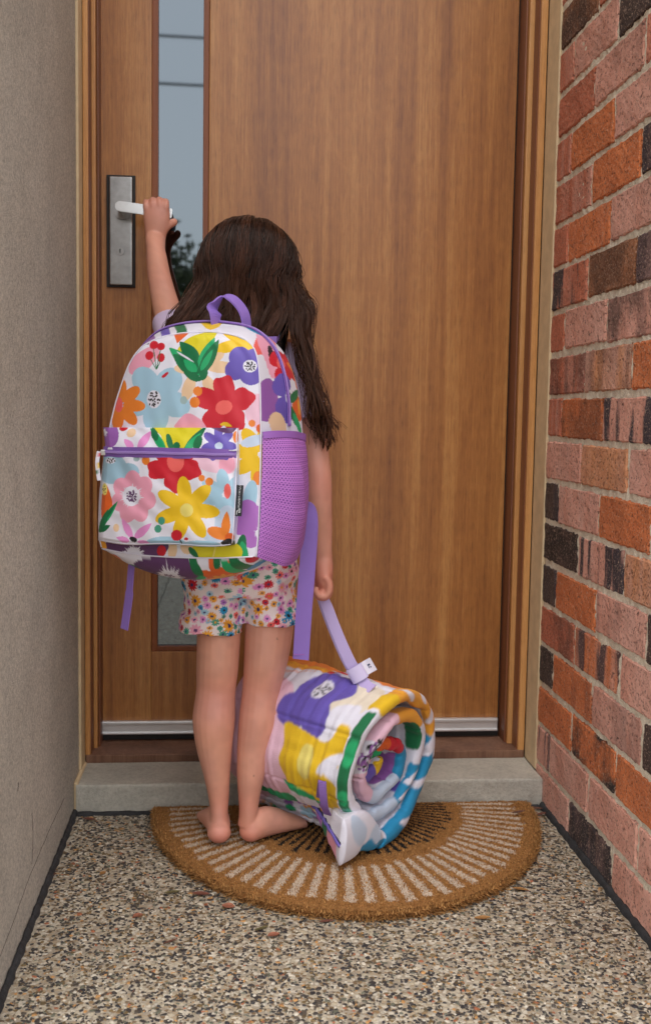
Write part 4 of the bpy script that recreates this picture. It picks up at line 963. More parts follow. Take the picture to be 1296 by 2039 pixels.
def art_side(c):
    c.ell(524, 690, 20, 22, 'coral', 20); c.poly([(505, 672), (540, 690), (548, 740), (535, 760), (522, 720)], 'pink'); c.ell(532, 712, 4, 15, 'black', -14); c.ell(543, 680, 10, 5, 'black', 8)
    c.flower(566, 735, 40, 4, 'red', 30, 0.6); c.ell(551, 732, 9, 12, 'coral'); c.ell(580, 738, 18, 6, 'orange', 35); c.ell(568, 690, 10, 6, 'pink2', 20); c.ell(580, 708, 6, 6, 'lime'); c.ell(590, 760, 8, 22, 'orange', -10)
    c.ell(526, 800, 18, 42, 'purple'); c.ell(552, 775, 17, 22, 'violet'); c.ell(556, 822, 17, 26, 'violet', -12); c.ell(564, 797, 8, 15, 'white'); c.dots(564, 797, 7, 13, 12, 1.5, 'black')
    c.ell(588, 815, 15, 26, 'dorange', -8); c.ell(592, 812, 5, 16, 'amber'); c.leaf(566, 808, 594, 776, 8, 'dgreen'); c.leaf(566, 812, 590, 860, 7, 'dgreen'); c.leaf(575, 826, 598, 872, 6, 'green')
    c.ell(545, 850, 14, 26, 'peach', -20); c.ell(588, 880, 16, 12, 'pink'); c.poly([(470, 650), (505, 655), (540, 676), (520, 680), (485, 664)], 'blue'); c.ell(520, 664, 13, 5, 'purple', 30); c.ell(552, 672, 10, 6, 'lilac', 30)
    c.ell(530, 920, 22, 40, 'yellow'); c.ell(570, 960, 24, 30, 'red'); c.ell(540, 1010, 26, 34, 'lblue'); c.ell(575, 1060, 24, 30, 'lilac')
    c.flower(300, 690, 20, 5, 'purple', 0, 0.6); c.ell(360, 662, 16, 6, 'dgreen', 20); c.ell(420, 655, 20, 6, 'yellow'); c.ell(330, 668, 10, 6, 'violet')
    c.flower(240, 850, 50, 5, 'pink', 0, 0.6); c.flower(230, 980, 50, 5, 'orange', 0, 0.6); c.ell(270, 760, 25, 20, 'lime')
def art_base(c):                                 # bottom panel: x along the bag, y 1110..1170 across it
    c.poly([(272, 1108), (385, 1112), (392, 1140), (355, 1165), (300, 1150), (276, 1130)], 'plum'); c.burst(332, 1131, 30, 24, 'white', 6, 0.2, 0, 360, 0.7); c.dots(330, 1131, 12, 6, 14, 1.6, 'plum')
    c.ell(228, 1110, 12, 8, 'dorange', 20); c.ell(262, 1124, 11, 7, 'dgreen', 20); c.ell(300, 1160, 30, 8, 'pink')
    c.flower(432, 1136, 38, 7, 'dorange', 0, 0.6, 1, 1.15, 0.8); c.flower(432, 1146, 22, 9, 'amber', 0, 0.5, 1, 1.3, 0.7); c.dots(432, 1150, 22, 5, 9, 1.5, 'black'); c.leaf(400, 1128, 376, 1108, 8, 'dgreen'); c.leaf(402, 1132, 380, 1140, 7, 'green'); c.leaf(440, 1112, 480, 1142, 9, 'green'); c.leaf(455, 1108, 500, 1138, 9, 'dgreen'); c.leaf(425, 1118, 440, 1104, 7, 'dgreen')
    c.ell(500, 1114, 13, 8, 'red', 15); c.ell(528, 1116, 10, 9, 'red', -20); c.ell(515, 1106, 7, 7, 'amber'); c.ell(545, 1130, 40, 13, 'blue', -14); c.ell(505, 1136, 26, 8, 'blue', -10); c.ell(540, 1128, 10, 3.5, 'white', -15); c.ell(580, 1118, 14, 6, 'blue', -20); c.ell(516, 1128, 9, 3, 'grey', -30)
def art_pocket(c):
    # below the zip
    c.ell(224, 934, 30, 30, 'lblue'); c.ell(256, 940, 22, 18, 'lblue'); c.ell(221, 917, 10, 6, 'white'); c.dots(221, 917, 10, 6, 9, 1.5, 'black'); c.ell(291, 917, 8, 9, 'orange'); c.ell(272, 914, 6, 5, 'grey')
    c.poly([(388, 910), (470, 908), (462, 942), (420, 940), (396, 930)], 'lpink'); c.ell(452, 925, 16, 18, 'pink')
    c.flower(348, 926, 56, 5, 'red', 90, 0.62, 0.8, 1.0, 0.95, 0.05); c.ell(350, 918, 17, 22, 'coral')
    c.flower(266, 990, 48, 7, 'pink', 10, 0.80, 1.0, 0.95, 1.12); c.burst(262, 987, 25, 30, 'white', 9); c.ell(262, 988, 17, 20, 'white'); c.dots(263, 988, 12, 14, 34, 1.6, 'plum')
    c.daisy(448, 985, 52, 7, 'lblue', 0.24, 5, 0.1); c.ell(450, 1040, 22, 34, 'ice', 10); c.ell(432, 1066, 30, 14, 'ice'); c.ell(330, 1082, 40, 14, 'lblue'); c.ell(400, 1086, 40, 10, 'lblue')
    c.daisy(372, 1014, 66, 7, 'yellow', 0.215, -97, 0.08); c.ell(372, 1014, 22, 22, 'yellow'); c.ell(372, 1016, 13, 13.5, 'pale')
    c.ell(402, 952, 6.5, 6.5, 'orange'); c.ell(417, 959, 8, 8, 'orange'); c.ell(453, 978, 7, 15, 'coral')
    c.poly([(203, 1030), (204, 985), (212, 965), (222, 990), (224, 1010), (214, 1035)], 'dorange'); c.ell(209, 974, 5, 12, 'pale'); c.dots(209, 974, 4, 10, 5, 1.2, 'black'); c.leaf(198, 1052, 235, 998, 6, 'green'); c.leaf(200, 1056, 216, 1014, 6, 'dgreen'); c.leaf(196, 1058, 220, 1046, 6, 'dgreen'); c.leaf(204, 1040, 233, 1000, 3.5, 'dgreen')
    c.ell(232, 1051, 6, 8, 'peach'); c.leaf(264, 1072, 243, 1032, 7, 'pink2'); c.leaf(268, 1072, 302, 1042, 8, 'pink2'); c.leaf(258, 1078, 232, 1070, 6, 'pink2'); c.leaf(274, 1078, 300, 1082, 4, 'pink2'); c.ell(266, 1074, 8, 5, 'black', 25)
    c.ell(322, 1037, 7, 8, 'teal'); c.ell(315, 1053, 7, 8, 'teal'); c.ell(352, 1066, 11, 11, 'red', 20); c.leaf(358, 1074, 364, 1084, 1.5, 'black'); c.ell(371, 1073, 4, 3, 'red')
    c.ell(436, 1062, 24, 12, 'orange', 18); c.leaf(448, 1070, 452, 1018, 9, 'orange'); c.ell(458, 1070, 10, 9, 'dorange'); c.poly([(440, 1082), (455, 1072), (470, 1080), (464, 1090)], 'black')
    c.poly([(150, 800), (520, 800), (520, 898), (150, 898)], 'white', False)
    c.ell(219, 866, 18, 25, 'purple'); c.burst(205, 862, 11, 12, 'white', 8, 0.3, -60, 60); c.ell(247, 852, 9, 6, 'red', -20); c.ell(262, 862, 10, 8, 'peach', -40)
    c.leaf(266, 893, 247, 874, 7, 'pink2'); c.leaf(275, 893, 302, 858, 8, 'pink2'); c.poly([(310, 848), (398, 846), (388, 870), (372, 900), (330, 900), (322, 870)], 'lime'); c.leaf(330, 900, 300, 852, 8, 'green'); c.leaf(312, 878, 304, 850, 7, 'dgreen'); c.leaf(366, 900, 412, 848, 8, 'dgreen'); c.leaf(366, 902, 400, 862, 7, 'green'); c.ell(338, 880, 6, 17, 'dgreen', -14); c.ell(352, 888, 7, 8, 'dgreen'); c.ell(394, 882, 8, 16, 'dgreen', 20)
    c.daisy(436, 884, 36, 7, 'violet', 0.24, 10, 0.1); c.ell(436, 888, 8, 7, 'ice'); c.poly([(415, 846), (470, 846), (462, 862), (440, 860)], 'plum')
    c.ell(470, 870, 6, 12, 'orange'); c.ell(472, 960, 7, 30, 'ice')

# front panel ---------------------------------------------------------
nr_, nc_ = 430, 320
Lc, Rc = resample(crom(FL_, 300), nr_), resample(crom(FR_, 300), nr_)
bot = resample(crom(FB_, 200), nc_)
u = np.linspace(0, 1, nc_)[None, :, None]
XY = Lc[:, None]*(1-u)+Rc[:, None]*u
# bend the first rows to the curved lower seam
k = np.clip(1-np.linspace(0, 1, nr_)*6, 0, 1)[:, None, None]; XY = XY+k*(bot[None]-(Lc[:1, None]*(1-u)+Rc[:1, None]*u))
XYf = XY.reshape(-1, 2)
uu, vv = np.broadcast_to(np.linspace(0, 1, nc_)[None], (nr_, nc_)).ravel(), np.broadcast_to(np.linspace(0, 1, nr_)[:, None], (nr_, nc_)).ravel()
bul = 0.016*np.sin(math.pi*uu)**0.6*np.clip(np.sin(math.pi*np.clip(vv*1.02, 0, 1)), 0, 1)**0.6+0.0035*(vnoise(uu*6+3, vv*8, 31)-0.5)+0.0022*(vnoise(uu*14, vv*16+uu*6, 32)-0.5)
tilt = -0.020*np.clip((vv-0.55)/0.45, 0, 1)**2                    # the top leans back towards the child
Vf = bagarr(XYf, bul+tilt)
cv = Canvas(XYf); art_front(cv)
me = nmesh('front_panel', Vf, gridfaces(nr_, nc_)); setcol(me, cv.c); obj('front_panel', me, M_print, bag)
# gusset: from the front seam back to the child's side --------------------------------
B_R = [(592, 1100), (603, 1060), (607, 965), (602, 850), (590, 765), (567, 706), (535, 674), (495, 656), (452, 649), (415, 648)]
B_L = [(268, 1090), (266, 1050), (268, 970), (274, 880), (280, 800), (286, 750), (296, 712), (318, 680), (352, 660), (388, 651), (415, 648)]
ns = 330; nd = 44
Fs = np.vstack([resample(crom(FR_, 300), ns), resample(crom(FL_, 300), ns)[::-1][1:]])       # right foot, over the top, left foot
Bs = np.vstack([resample(crom(B_R, 300), ns), resample(crom(B_L, 300), ns)[::-1][1:]])
tl = np.concatenate([np.linspace(0, 1, ns), np.linspace(1, 0, ns)[1:]])
Fw = bagarr(Fs, -0.020*np.clip((tl-0.55)/0.45, 0, 1)**2); Bw = bagarr(Bs, -BDEP)
cen = bagarr(np.array([[395., 900.]]), -BDEP/2)[0]
vd_ = np.linspace(0, 1, nd)[None, :, None]
Gs = Fw[:, None]*(1-vd_)+Bw[:, None]*vd_
od = (Fw+Bw)/2-cen; od -= (od@BN)[:, None]*BN; od /= np.linalg.norm(od, axis=1)[:, None]
sg = np.arange(len(Fs))/len(Fs)
bg = 0.010*np.sin(math.pi*vd_[..., 0])**0.7+0.004*(vnoise(sg[:, None]*26, vd_[..., 0]*4, 33)-0.5)*np.sin(math.pi*vd_[..., 0])
Gs = Gs+od[:, None]*bg[..., None]
uv = (Fs[:, None]*(1-vd_)+Bs[:, None]*vd_).reshape(-1, 2)
cv = Canvas(uv); art_side(cv)
me = nmesh('side_panel', Gs.reshape(-1, 3), gridfaces(len(Fs), nd)[:, ::-1]); setcol(me, cv.c); obj('side_panel', me, M_print, bag)
# bottom panel: sags below the seam
nb, nd2 = 300, 60
Fb = resample(crom(FB_, 200), nb); Bb = resample(np.array([(268, 1090), (360, 1100), (470, 1104), (592, 1100)]), nb)
Fbw, Bbw = bagarr(Fb, 0.0), bagarr(Bb, -BDEP); vb = np.linspace(0, 1, nd2)[None, :, None]; ub = np.linspace(0, 1, nb)[:, None]
Gb = Fbw[:, None]*(1-vb)+Bbw[:, None]*vb
sag = 0.040*np.sin(math.pi*np.clip(ub, 0, 1))**0.55*np.sin(math.pi*vb[..., 0]**0.72)**0.8
Gb[..., 2] -= sag
uvb = np.stack([np.broadcast_to(Fb[:, :1], (nb, nd2))+vb[..., 0]*40, Fb[:, 1:2]+vb[..., 0]*110], -1)
cv = Canvas(uvb.reshape(-1, 2)); art_base(cv)
me = nmesh('bottom_panel', Gb.reshape(-1, 3), gridfaces(nb, nd2)); setcol(me, cv.c); obj('bottom_panel', me, M_print, bag)
# back panel (against the child)
M_back = mat_plain('back_padding', lin(150, 120, 196), 0.9, bump=0.4, bscale=500)
loop = np.vstack([Bw, Bbw[1:-1]]); cb_ = loop.mean(0); n = len(loop)
me = bpy.data.meshes.new('back_panel'); me.from_pydata([tuple(q) for q in loop]+[tuple(cb_-BN*0.008)], [], [(i, (i+1) % n, n) for i in range(n)]); me.update(); obj('back_panel', me, M_back, bag)
# seam piping
m = MB(); m.tube(list((Fw[::4]+od[::4]*0.001)), 0.0014, 6); m.tube(list(Fbw[::6]+BN*0.001), 0.0013, 6); m.build('seam_piping', M_pipe, bag, True)
# main zip over the top of the gusset
zi = int(nd*0.56); zp = Gs[:, zi]+od*0.0012; sel = slice(150, len(Fs)-150)
m = MB(); m.ribbon([p for p in zp[sel][::3]], [BN]*len(zp[sel][::3]), 0.011, 0.0014); zipb = m.build('zip_tape', M_zip, bag)
m = MB(); zz = zp[sel][::3]+od[sel][::3]*0.0016; m.tube(list(zz), 0.0017, 6); m.build('zip_teeth', M_teeth, zipb, True)

# front pocket --------------------------------------------------------
PD = 0.034
nrp, ncp = 230, 300
pl = resample(crom([(196, 1076), (198, 1040), (203, 960), (207, 905), (210, 888), (206, 851)], 100), nrp); pr = resample(crom([(464, 1084), (468, 1040), (472, 960), (474, 905), (473, 880), (474, 852)], 100), nrp)
up_ = np.linspace(0, 1, ncp)[None, :, None]; XYp = pl[:, None]*(1-up_)+pr[:, None]*up_
bb = np.linspace(0, 1, ncp); XYp[..., 1] += (np.clip(1-np.linspace(0, 1, nrp)*5, 0, 1)[:, None])*(7*np.sin(math.pi*bb)[None]+3*np.sin(bb*9)[None])
uu = np.broadcast_to(bb[None], (nrp, ncp)); vv = np.broadcast_to(np.linspace(0, 1, nrp)[:, None], (nrp, ncp))
prof_u = np.clip(np.minimum(uu, 1-uu)/0.035, 0, 1)**0.5; prof_v = np.clip(vv/0.03, 0, 1)**0.5
topd = np.clip((vv-0.80)/0.20, 0, 1)
dep = PD*(0.72+0.28*prof_u)*(0.72+0.28*prof_v)*(1-0.30*topd**1.3)+0.008*np.sin(math.pi*uu)*np.sin(math.pi*np.clip(vv, 0, 1))+0.006*(vnoise(uu*5, vv*5+uu*2, 41)-0.5)+0.004*(vnoise(uu*13+vv*5, vv*9, 42)-0.5)
dep = np.where((vv > 0.74) & (vv < 0.80), dep-0.003, dep)
Vp = bagarr(XYp.reshape(-1, 2), dep.ravel()); cv = Canvas(XYp.reshape(-1, 2)); art_pocket(cv)
me = nmesh('front_pocket', Vp, gridfaces(nrp, ncp)); setcol(me, cv.c); pocket = obj('front_pocket', me, M_print, bag)
Vg = Vp.reshape(nrp, ncp, 3)
# pocket walls back to the bag
edge = np.vstack([Vg[::-1, 0], Vg[0, 1:], Vg[1:, -1], Vg[-1, ::-1][1:-1]]); exy = np.vstack([XYp[::-1, 0], XYp[0, 1:], XYp[1:, -1], XYp[-1, ::-1][1:-1]])
ctr = np.array([335., 965.]); inn = exy+(ctr-exy)*0.012; inn[:, 0] += np.where(exy[:, 0] > 440, 7, np.where(exy[:, 0] < 230, 6, 0))
ne = len(edge); nk = 9; kk = np.linspace(0, 1, nk)[None, :, None]; back_ = bagarr(inn, 0.004)
Wv = edge[:, None]*(1-kk)+back_[:, None]*kk
uvw = np.broadcast_to(exy[:, None], (ne, nk, 2))+np.stack([np.broadcast_to(kk[..., 0]*8, (ne, nk)), np.zeros((ne, nk))], -1)
cv = Canvas(uvw.reshape(-1, 2)); art_pocket(cv)
me = nmesh('pocket_wall', Wv.reshape(-1, 3), gridfaces(ne, nk)); setcol(me, cv.c); obj('pocket_wall', me, M_print, pocket)
# seam lines of the pocket
m = MB(); m.tube([q+BN*0.0006 for q in Vg[4:, -3][::4]], 0.0010, 5); m.tube([q+BN*0.0004 for q in Vg[2, 2:-2][::4]], 0.0009, 5); m.build('pocket_seam', M_pipe, pocket, True)
# pocket zip
def on_pocket(px, py, lift=0.0):
    j = np.argmin(((XYp-np.array([px, py]))**2).sum(-1)); return Vp[j]+BN*lift
zy = [(210+ (472-210)*f, 899+f*6) for f in np.linspace(0, 1, 40)]
zl = [on_pocket(x, y, 0.0035) for x, y in zy]; zl = list(resample(crom(zl[::4]+[zl[-1]], 60), 60))
m = MB(); m.ribbon(zl, (0, 0, 1), 0.0165, 0.0014); pz = m.build('pocket_zip_tape', M_zip, pocket)
m = MB(); m.tube([q+BN*0.0012 for q in zl], 0.0021, 8); m.build('pocket_zip_teeth', M_teeth, pz, True)
m = MB()
for q0, q1 in zip(zl[::1], zl[1:]):
    for f in (0.25, 0.75):
        c_ = q0*(1-f)+q1*f; m.box(c_+BN*0.0030-np.array([0.0007, 0.0004, 0.0022]), c_+BN*0.0030+np.array([0.0007, 0.0004, 0.0022]))
m.build('pocket_zip_tooth_row', M_teeth, pz)
M_steel2 = mat_plain('slider_metal', (0.62, 0.60, 0.58), 0.3, 1.0)
q = on_pocket(209, 901, 0.006); m = MB(); m.box(q-np.array([0.004, 0.003, 0.0045]), q+np.array([0.004, 0.003, 0.0045]), 0.0012); m.tube([q+np.array([-0.004, -0.002, -0.002]), q+np.array([-0.007, -0.003, -0.006])], 0.0012, 6); m.build('zip_slider', M_steel2, pz)
# woven pull on the slider
pp = [q+np.array(d_) for d_ in ((-0.006, -0.004, 0.002), (-0.0085, -0.005, -0.014), (-0.0075, -0.005, -0.030), (-0.0055, -0.005, -0.045))]
m = MB(); m.ribbon(list(crom(pp, 16)), (1, 0, 0), 0.0062, 0.0016); ro = m.bm
zpull = m.build('zip_pull', mat_print('pull_print', 0.7), pz); vq = verts(zpull.data); cvp = Canvas(np.stack([vq[:, 0]*1000, vq[:, 2]*1000], 1))
x0_, z0_ = vq[:, 0].mean()*1000, vq[:, 2].max()*1000
for k_, cn in enumerate(('red', 'green', 'yellow', 'dgreen', 'coral')): cvp.ell(x0_+(-1)**k_*1.8, z0_-6-k_*9, 2.2, 4.5, cn)
setcol(zpull.data, cvp.c)
# side tag with the maker's lettering
M_tag = mat_plain('tag_black', (0.012, 0.013, 0.018), 0.6); M_ink = mat_plain('tag_ink', (0.8, 0.8, 0.82), 0.6)
ta, tb = on_pocket(472, 966, 0.0), on_pocket(468, 1027, 0.0)
rt = np.array([math.cos(BTH), -math.sin(BTH), 0]); w_ = 0.0115
o_up = ta+BN*0.0008; o_dn = tb+BN*0.0008
m = MB(); m.ribbon([o_up+rt*w_/2, (o_up+o_dn)/2+rt*w_/2, o_dn+rt*w_/2], rt, w_, 0.001); tg = m.build('brand_tag', M_tag, pocket)
def text_mesh(body, size):
    cu = bpy.data.curves.new('txt', 'FONT'); cu.body = body; cu.size = size; cu.extrude = 0.00012; cu.align_x = 'LEFT'; cu.space_character = 1.35
    o = bpy.data.objects.new('txt', cu); COL.objects.link(o); dg = bpy.context.evaluated_depsgraph_get(); me = bpy.data.meshes.new_from_object(o.evaluated_get(dg)); bpy.data.objects.remove(o); bpy.data.curves.remove(cu); return me
me = text_mesh('MUNDY+WILLS', 0.0042); upv = (o_up-o_dn)/np.linalg.norm(o_up-o_dn); vt = verts(me); Lt = vt[:, 0].max()
ll = 0.036
org = o_dn+upv*0.0135+rt*(w_*0.66)+BN*0.0009
wv = org+upv*(vt[:, :1]*ll/Lt)+(-rt)*(vt[:, 1:2])+BN*(vt[:, 2:3])
me.vertices.foreach_set('co', wv.astype(np.float32).ravel()); me.update(); obj('tag_lettering', me, M_ink, tg)
m = MB(); org = o_dn+upv*0.0022+rt*(w_*0.30)+BN*0.0010
mono = [(0.0, 0.0), (0.0, 0.0062), (0.0028, 0.0062), (0.0028, 0.0034), (0.0028, 0.0094), (0.0054, 0.0094), (0.0054, 0.004), (0.0030, 0.0034)]
for (a0, b0), (a1, b1) in zip(mono, mono[1:]): m.tube([org+rt*a0+upv*b0, org+rt*a1+upv*b1], 0.00042, 6)
m.build('tag_emblem', M_ink, tg)

# purple mesh side pocket ----------------------------------------------
t = NT('purple_mesh'); a = t.n('UVMap'); sx_ = t.n('SeparateXYZ', {0: a.outputs[0]})
uq = t.math('MULTIPLY', sx_.outputs[0], 1.0); vq_ = sx_.outputs[1]
row = t.math('FLOOR', vq_); par = t.math('MULTIPLY', t.math('MODULO', row, 2.0), 0.5)
fu = t.math('SUBTRACT', t.math('FRACT', t.math('ADD', uq, par)), 0.5); fv = t.math('SUBTRACT', t.math('FRACT', vq_), 0.5)
rr_ = t.math('ADD', t.math('MULTIPLY', fu, fu), t.math('MULTIPLY', fv, fv)); hole = t.ramp(rr_, [(0.07, G(1)), (0.13, G(0))])
t.p(Base_Color=t.mix(hole, lin(190, 122, 206), lin(120, 62, 150)), Roughness=0.6); t.bump(t.math('SUBTRACT', 1.0, hole), 0.5, 0.0012); M_net = t.m
nu_, nv_ = 110, 60
sR = resample(crom(FR_, 300), ns); iy = lambda y: int(np.argmin(abs(sR[:, 1]-y)))
i0, i1 = 2, iy(868)
idx = np.linspace(i0, i1, nu_); I0 = np.floor(idx).astype(int)
cols = np.linspace(0, 0.99, nv_); J0 = np.clip((cols*(nd-1)).astype(int), 0, nd-2); fj = (cols*(nd-1)-J0)[None, :, None]
Gp = Gs[I0][:, J0]*(1-fj)+Gs[I0][:, J0+1]*fj
sq = np.linspace(0, 1, nu_)[:, None]; cq = cols[None]
# the opening droops towards the back
drop = 0.026*cq*sq**3; Gp[..., 2] -= drop
puff = 0.004+0.022*np.sin(math.pi*np.clip(cq, 0, 1))**0.8*(0.35+0.65*np.sin(math.pi*np.clip(sq*0.88+0.06, 0, 1)))+0.010*(vnoise(cq*5+sq*2.5, sq*1.6, 51)-0.5)*np.sin(math.pi*cq)
Gp = Gp+od[I0][:, None]*puff[..., None]+BN*(0.010*np.sin(math.pi*cq)*sq)[..., None]*0.3
me = nmesh('mesh_pocket', Gp.reshape(-1, 3), gridfaces(nu_, nv_)[:, ::-1])
uvl = me.uv_layers.new(name='UVMap'); li = np.empty(len(me.loops), np.int32); me.loops.foreach_get('vertex_index', li)
UVv = np.stack([np.broadcast_to(cq*27, (nu_, nv_)), np.broadcast_to(sq*62, (nu_, nv_))], -1).reshape(-1, 2); uvl.data.foreach_set('uv', UVv[li].astype(np.float32).ravel())
npk = obj('mesh_pocket', me, M_net, bag)
M_bind = mat_plain('purple_binding', lin(158, 104, 190), 0.6, bump=0.3, bscale=600)
m = MB(); m.ribbon(list(Gp[-1]+od[I0[-1]]*0.001), (0, 0, 1), 0.011, 0.003); m.build('pocket_binding', M_bind, npk)
# top handle loop
hA, hB = P(432, 648, -.285), P(490, 646, -.275)
hp_ = [hA+(0, 0, -0.01), hA+(-0.003, 0.0, 0.016), P(427, 612, -.275), P(443, 592, -.272), P(462, 594, -.272), P(480, 612, -.272), P(489, 632, -.274), hB+(0.002, 0, -0.012)]
m = MB(); m.ribbon(list(crom(hp_, 40)), (0.42, 0.85, 0.25), 0.030, 0.0026); m.build('carry_handle', M_purple, bag)
# shoulder straps and their adjusters
M_strap = mat_plain('strap_padding', lin(150, 118, 198), 0.85, bump=0.4, bscale=500)
for pts in ([P(415, 668, -.20), P(398, 662, -.14), P(392, 690, -.05), P(396, 800, -.035), P(392, 930, -.04), P(372, 1010, -.10), P(330, 1040, -.19)],
            [P(525, 676, -.20), P(535, 672, -.14), P(545, 700, -.05), P(548, 800, -.035), P(560, 930, -.04), P(585, 985, -.09), P(606, 1000, -.17)]):
    m = MB(); m.ribbon(list(crom(pts, 40)), (1, 0.0, 0), 0.045, 0.010); m.build('shoulder_strap', M_strap, bag)
m = MB(); b0_ = P(607, 990, -.20); m.box(b0_-np.array([0.006, 0.008, 0.008]), b0_+np.array([0.006, 0.008, 0.008]), 0.002); m.build('strap_buckle', M_tag, bag)
m = MB(); m.ribbon(list(crom([P(604, 1012, -.22), P(614, 1018, -.222), P(617, 1050, -.225), P(612, 1130, -.225), P(605, 1220, -.222), P(599, 1313, -.216)], 40)), (1, -0.25, 0), [0.010]+[0.0285]*39, 0.0018); ws = m.build('strap_webbing', M_purple, bag)
m = MB(); e0 = P(599.5, 1303, -.2175); m.box(e0+(-0.0135, -0.0016, -0.0008), e0+(0.0125, 0.0006, 0.0008)); m.build('webbing_stitch', M_bind, ws)
m = MB(); m.ribbon(list(crom([P(268, 1092, -.255), P(262, 1130, -.25), P(257, 1190, -.247), P(248, 1253, -.245)], 30)), (0.72, -0.6, 0), [0.014]*18+[0.017]*12, 0.0018); m.build('strap_webbing', M_purple, bag)
# ------------------------------------------------------------------ rolled quilted nap mat
RA = math.radians(50)
RNv = np.array([math.sin(RA), -math.cos(RA), -0.075]); RNv /= np.linalg.norm(RNv)      # out of the near end
RS = np.array([math.cos(RA), math.sin(RA), 0.0]); RT = np.cross(RS, RNv); RT = RT if RT[2] > 0 else -RT
RC = P(768, 1512, -0.195)
RL = 0.285
roll = thing('rolled_nap_mat', 'rolled-up padded nap mat with flower print and lilac carry strap', 'nap mat')
M_quilt = mat_print('quilt_cotton', 0.75, 700, 0.45, crease=0.35, sheen=0.08)
ang = np.radians([-90, -45, 0, 45, 90, 135, 180, 225, 270, 315, 360, 405, 450, 495, 540, 585, 630, 675, 720, 765, 810, 855, 900, 945, 990, 1050])
rad = np.array([.150, .144, .137, .128, .117, .112, .110, .108, .109, .108, .103, .092, .078, .064, .055, .060, .073, .072, .058, .036, .026, .024, .034, .040, .028, .012])
nt = 70; nu = 900
th = np.interp(np.linspace(0, 1, nu), np.linspace(0, 1, len(ang)), ang); rr = crom(rad[:, None], nu)[:, 0]; rr = rr+0.010*(vnoise(th*2.1, th*0, 66)-0.5)+0.004*(vnoise(th*5.3, th*0, 67)-0.5)
spi = np.stack([rr*np.cos(th), rr*np.sin(th)], 1)
w = np.linspace(1, 0, nt, endpoint=False)       # tail, tip first
tw_s = np.clip(w*1.7, 0, 1); tw_s = tw_s*tw_s*(3-2*tw_s)
tail_full = np.stack([-0.136*w, -0.150+0.034*tw_s], 1)
def section(kv):
    tl_ = tail_full.copy(); tl_[:, 0] *= kv; tl_[:, 1] += (1-kv)*0.030*w**1.5
    return np.vstack([tl_, spi])
n_all = nt+nu
sec1 = section(1.0); arc = np.r_[0, np.cumsum(np.linalg.norm(np.diff(sec1, axis=0), axis=1))]
thk = np.full(n_all, 0.0118); wt = np.concatenate([w, np.zeros(nu)]); wts = np.clip(wt*1.7, 0, 1); thk += 0.0305*wts*wts*(3-2*wts); thk *= np.sqrt(np.clip(1-((np.clip(wt, 0.96, 1)-0.96)/0.04)**2, 0.0, 1))*0.9+0.1
thk[nt:nt+90] += 0.004*np.linspace(1, 0, 90)
thk[nt+560:] *= np.linspace(1, 0.78, n_all-nt-560)
thk[-14:] *= np.linspace(1, 0.35, 14)
# cross profile of the padded sheet: outer face from far end to near end, round the edge, inner face back
nv = 180
vo_ = RL*(1-np.linspace(0, 1, nv)**0.8); edge_a = np.linspace(math.pi/2, -math.pi/2, 37)[1:-1]
rows = [(v, 1.0, 0.0) for v in vo_]+[(None, math.sin(q), math.cos(q)) for q in edge_a]+[(v, -1.0, 0.0) for v in vo_[::-1][:70]]
m_all = len(rows); V = np.empty((n_all, m_all, 3)); UV = np.empty((n_all, m_all, 2))
tele = 0.012*np.sin(th*1.0+0.6); tele = np.concatenate([np.full(nt, tele[0])+0.0*w, tele]); tele[:nt+160] += 0.012*np.clip(np.linspace(1.5, 0, nt+160), 0, 1)
tele += 0.010*(vnoise(arc*14, arc*0, 61)-0.5)
tele[nt+400:] -= np.linspace(0, 0.02, n_all-nt-400)
sd0 = arc
for j, (v, f, e) in enumerate(rows):
    vv_ = 0.0 if v is None else v
    kv = float(np.clip(1-vv_/0.19, 0.30, 1.0)); s2 = section(kv)
    tg_ = np.gradient(s2, axis=0); tg_ /= np.linalg.norm(tg_, axis=1)[:, None]+1e-9; nrm = np.stack([tg_[:, 1], -tg_[:, 0]], 1)   # outward
    tail_thk = np.where(np.arange(n_all) < nt, 0.0118+(thk-0.0118)*np.clip(kv*1.6-0.6, 0, 1), thk)
    # gathers: creases running round the roll, stitched lines along it
    qv = np.abs(np.sin(arc*math.pi/0.115)); stitch = np.clip(1-qv*9, 0, 1)
    near = 0.35+0.65*np.clip(vv_/0.03, 0, 1)
    wr_ = 0.0046*near*(vnoise(np.full(n_all, vv_*120.0), arc*5, 62)-0.5)+0.006*(vnoise(arc*26, np.full(n_all, vv_*16), 63)-0.5)+0.004*(vnoise(arc*70, np.full(n_all, vv_*9), 64)-0.5)
    h = f*(tail_thk*(1-0.30*stitch)+ (wr_ if abs(f) > 0.5 else wr_*0.5))
    puffy = e*np.minimum(tail_thk, 0.017)*0.75
    q2 = s2+nrm*h[:, None]
    if v is None or vv_ < 0.012: q2 = q2*(1+0.0)
    ax = vv_-tele*np.clip(1-vv_/0.12, 0, 1)-puffy
    sagz = 0.0
    V[:, j] = RC+RS*q2[:, :1]+RT*q2[:, 1:2]-RNv*ax[:, None]
    dist_edge = (vv_ if f > 0 and v is not None else (-0.019*(1-f) if v is None else -0.038-vv_))
    UV[:, j, 0] = arc*1000; UV[:, j, 1] = dist_edge*1000
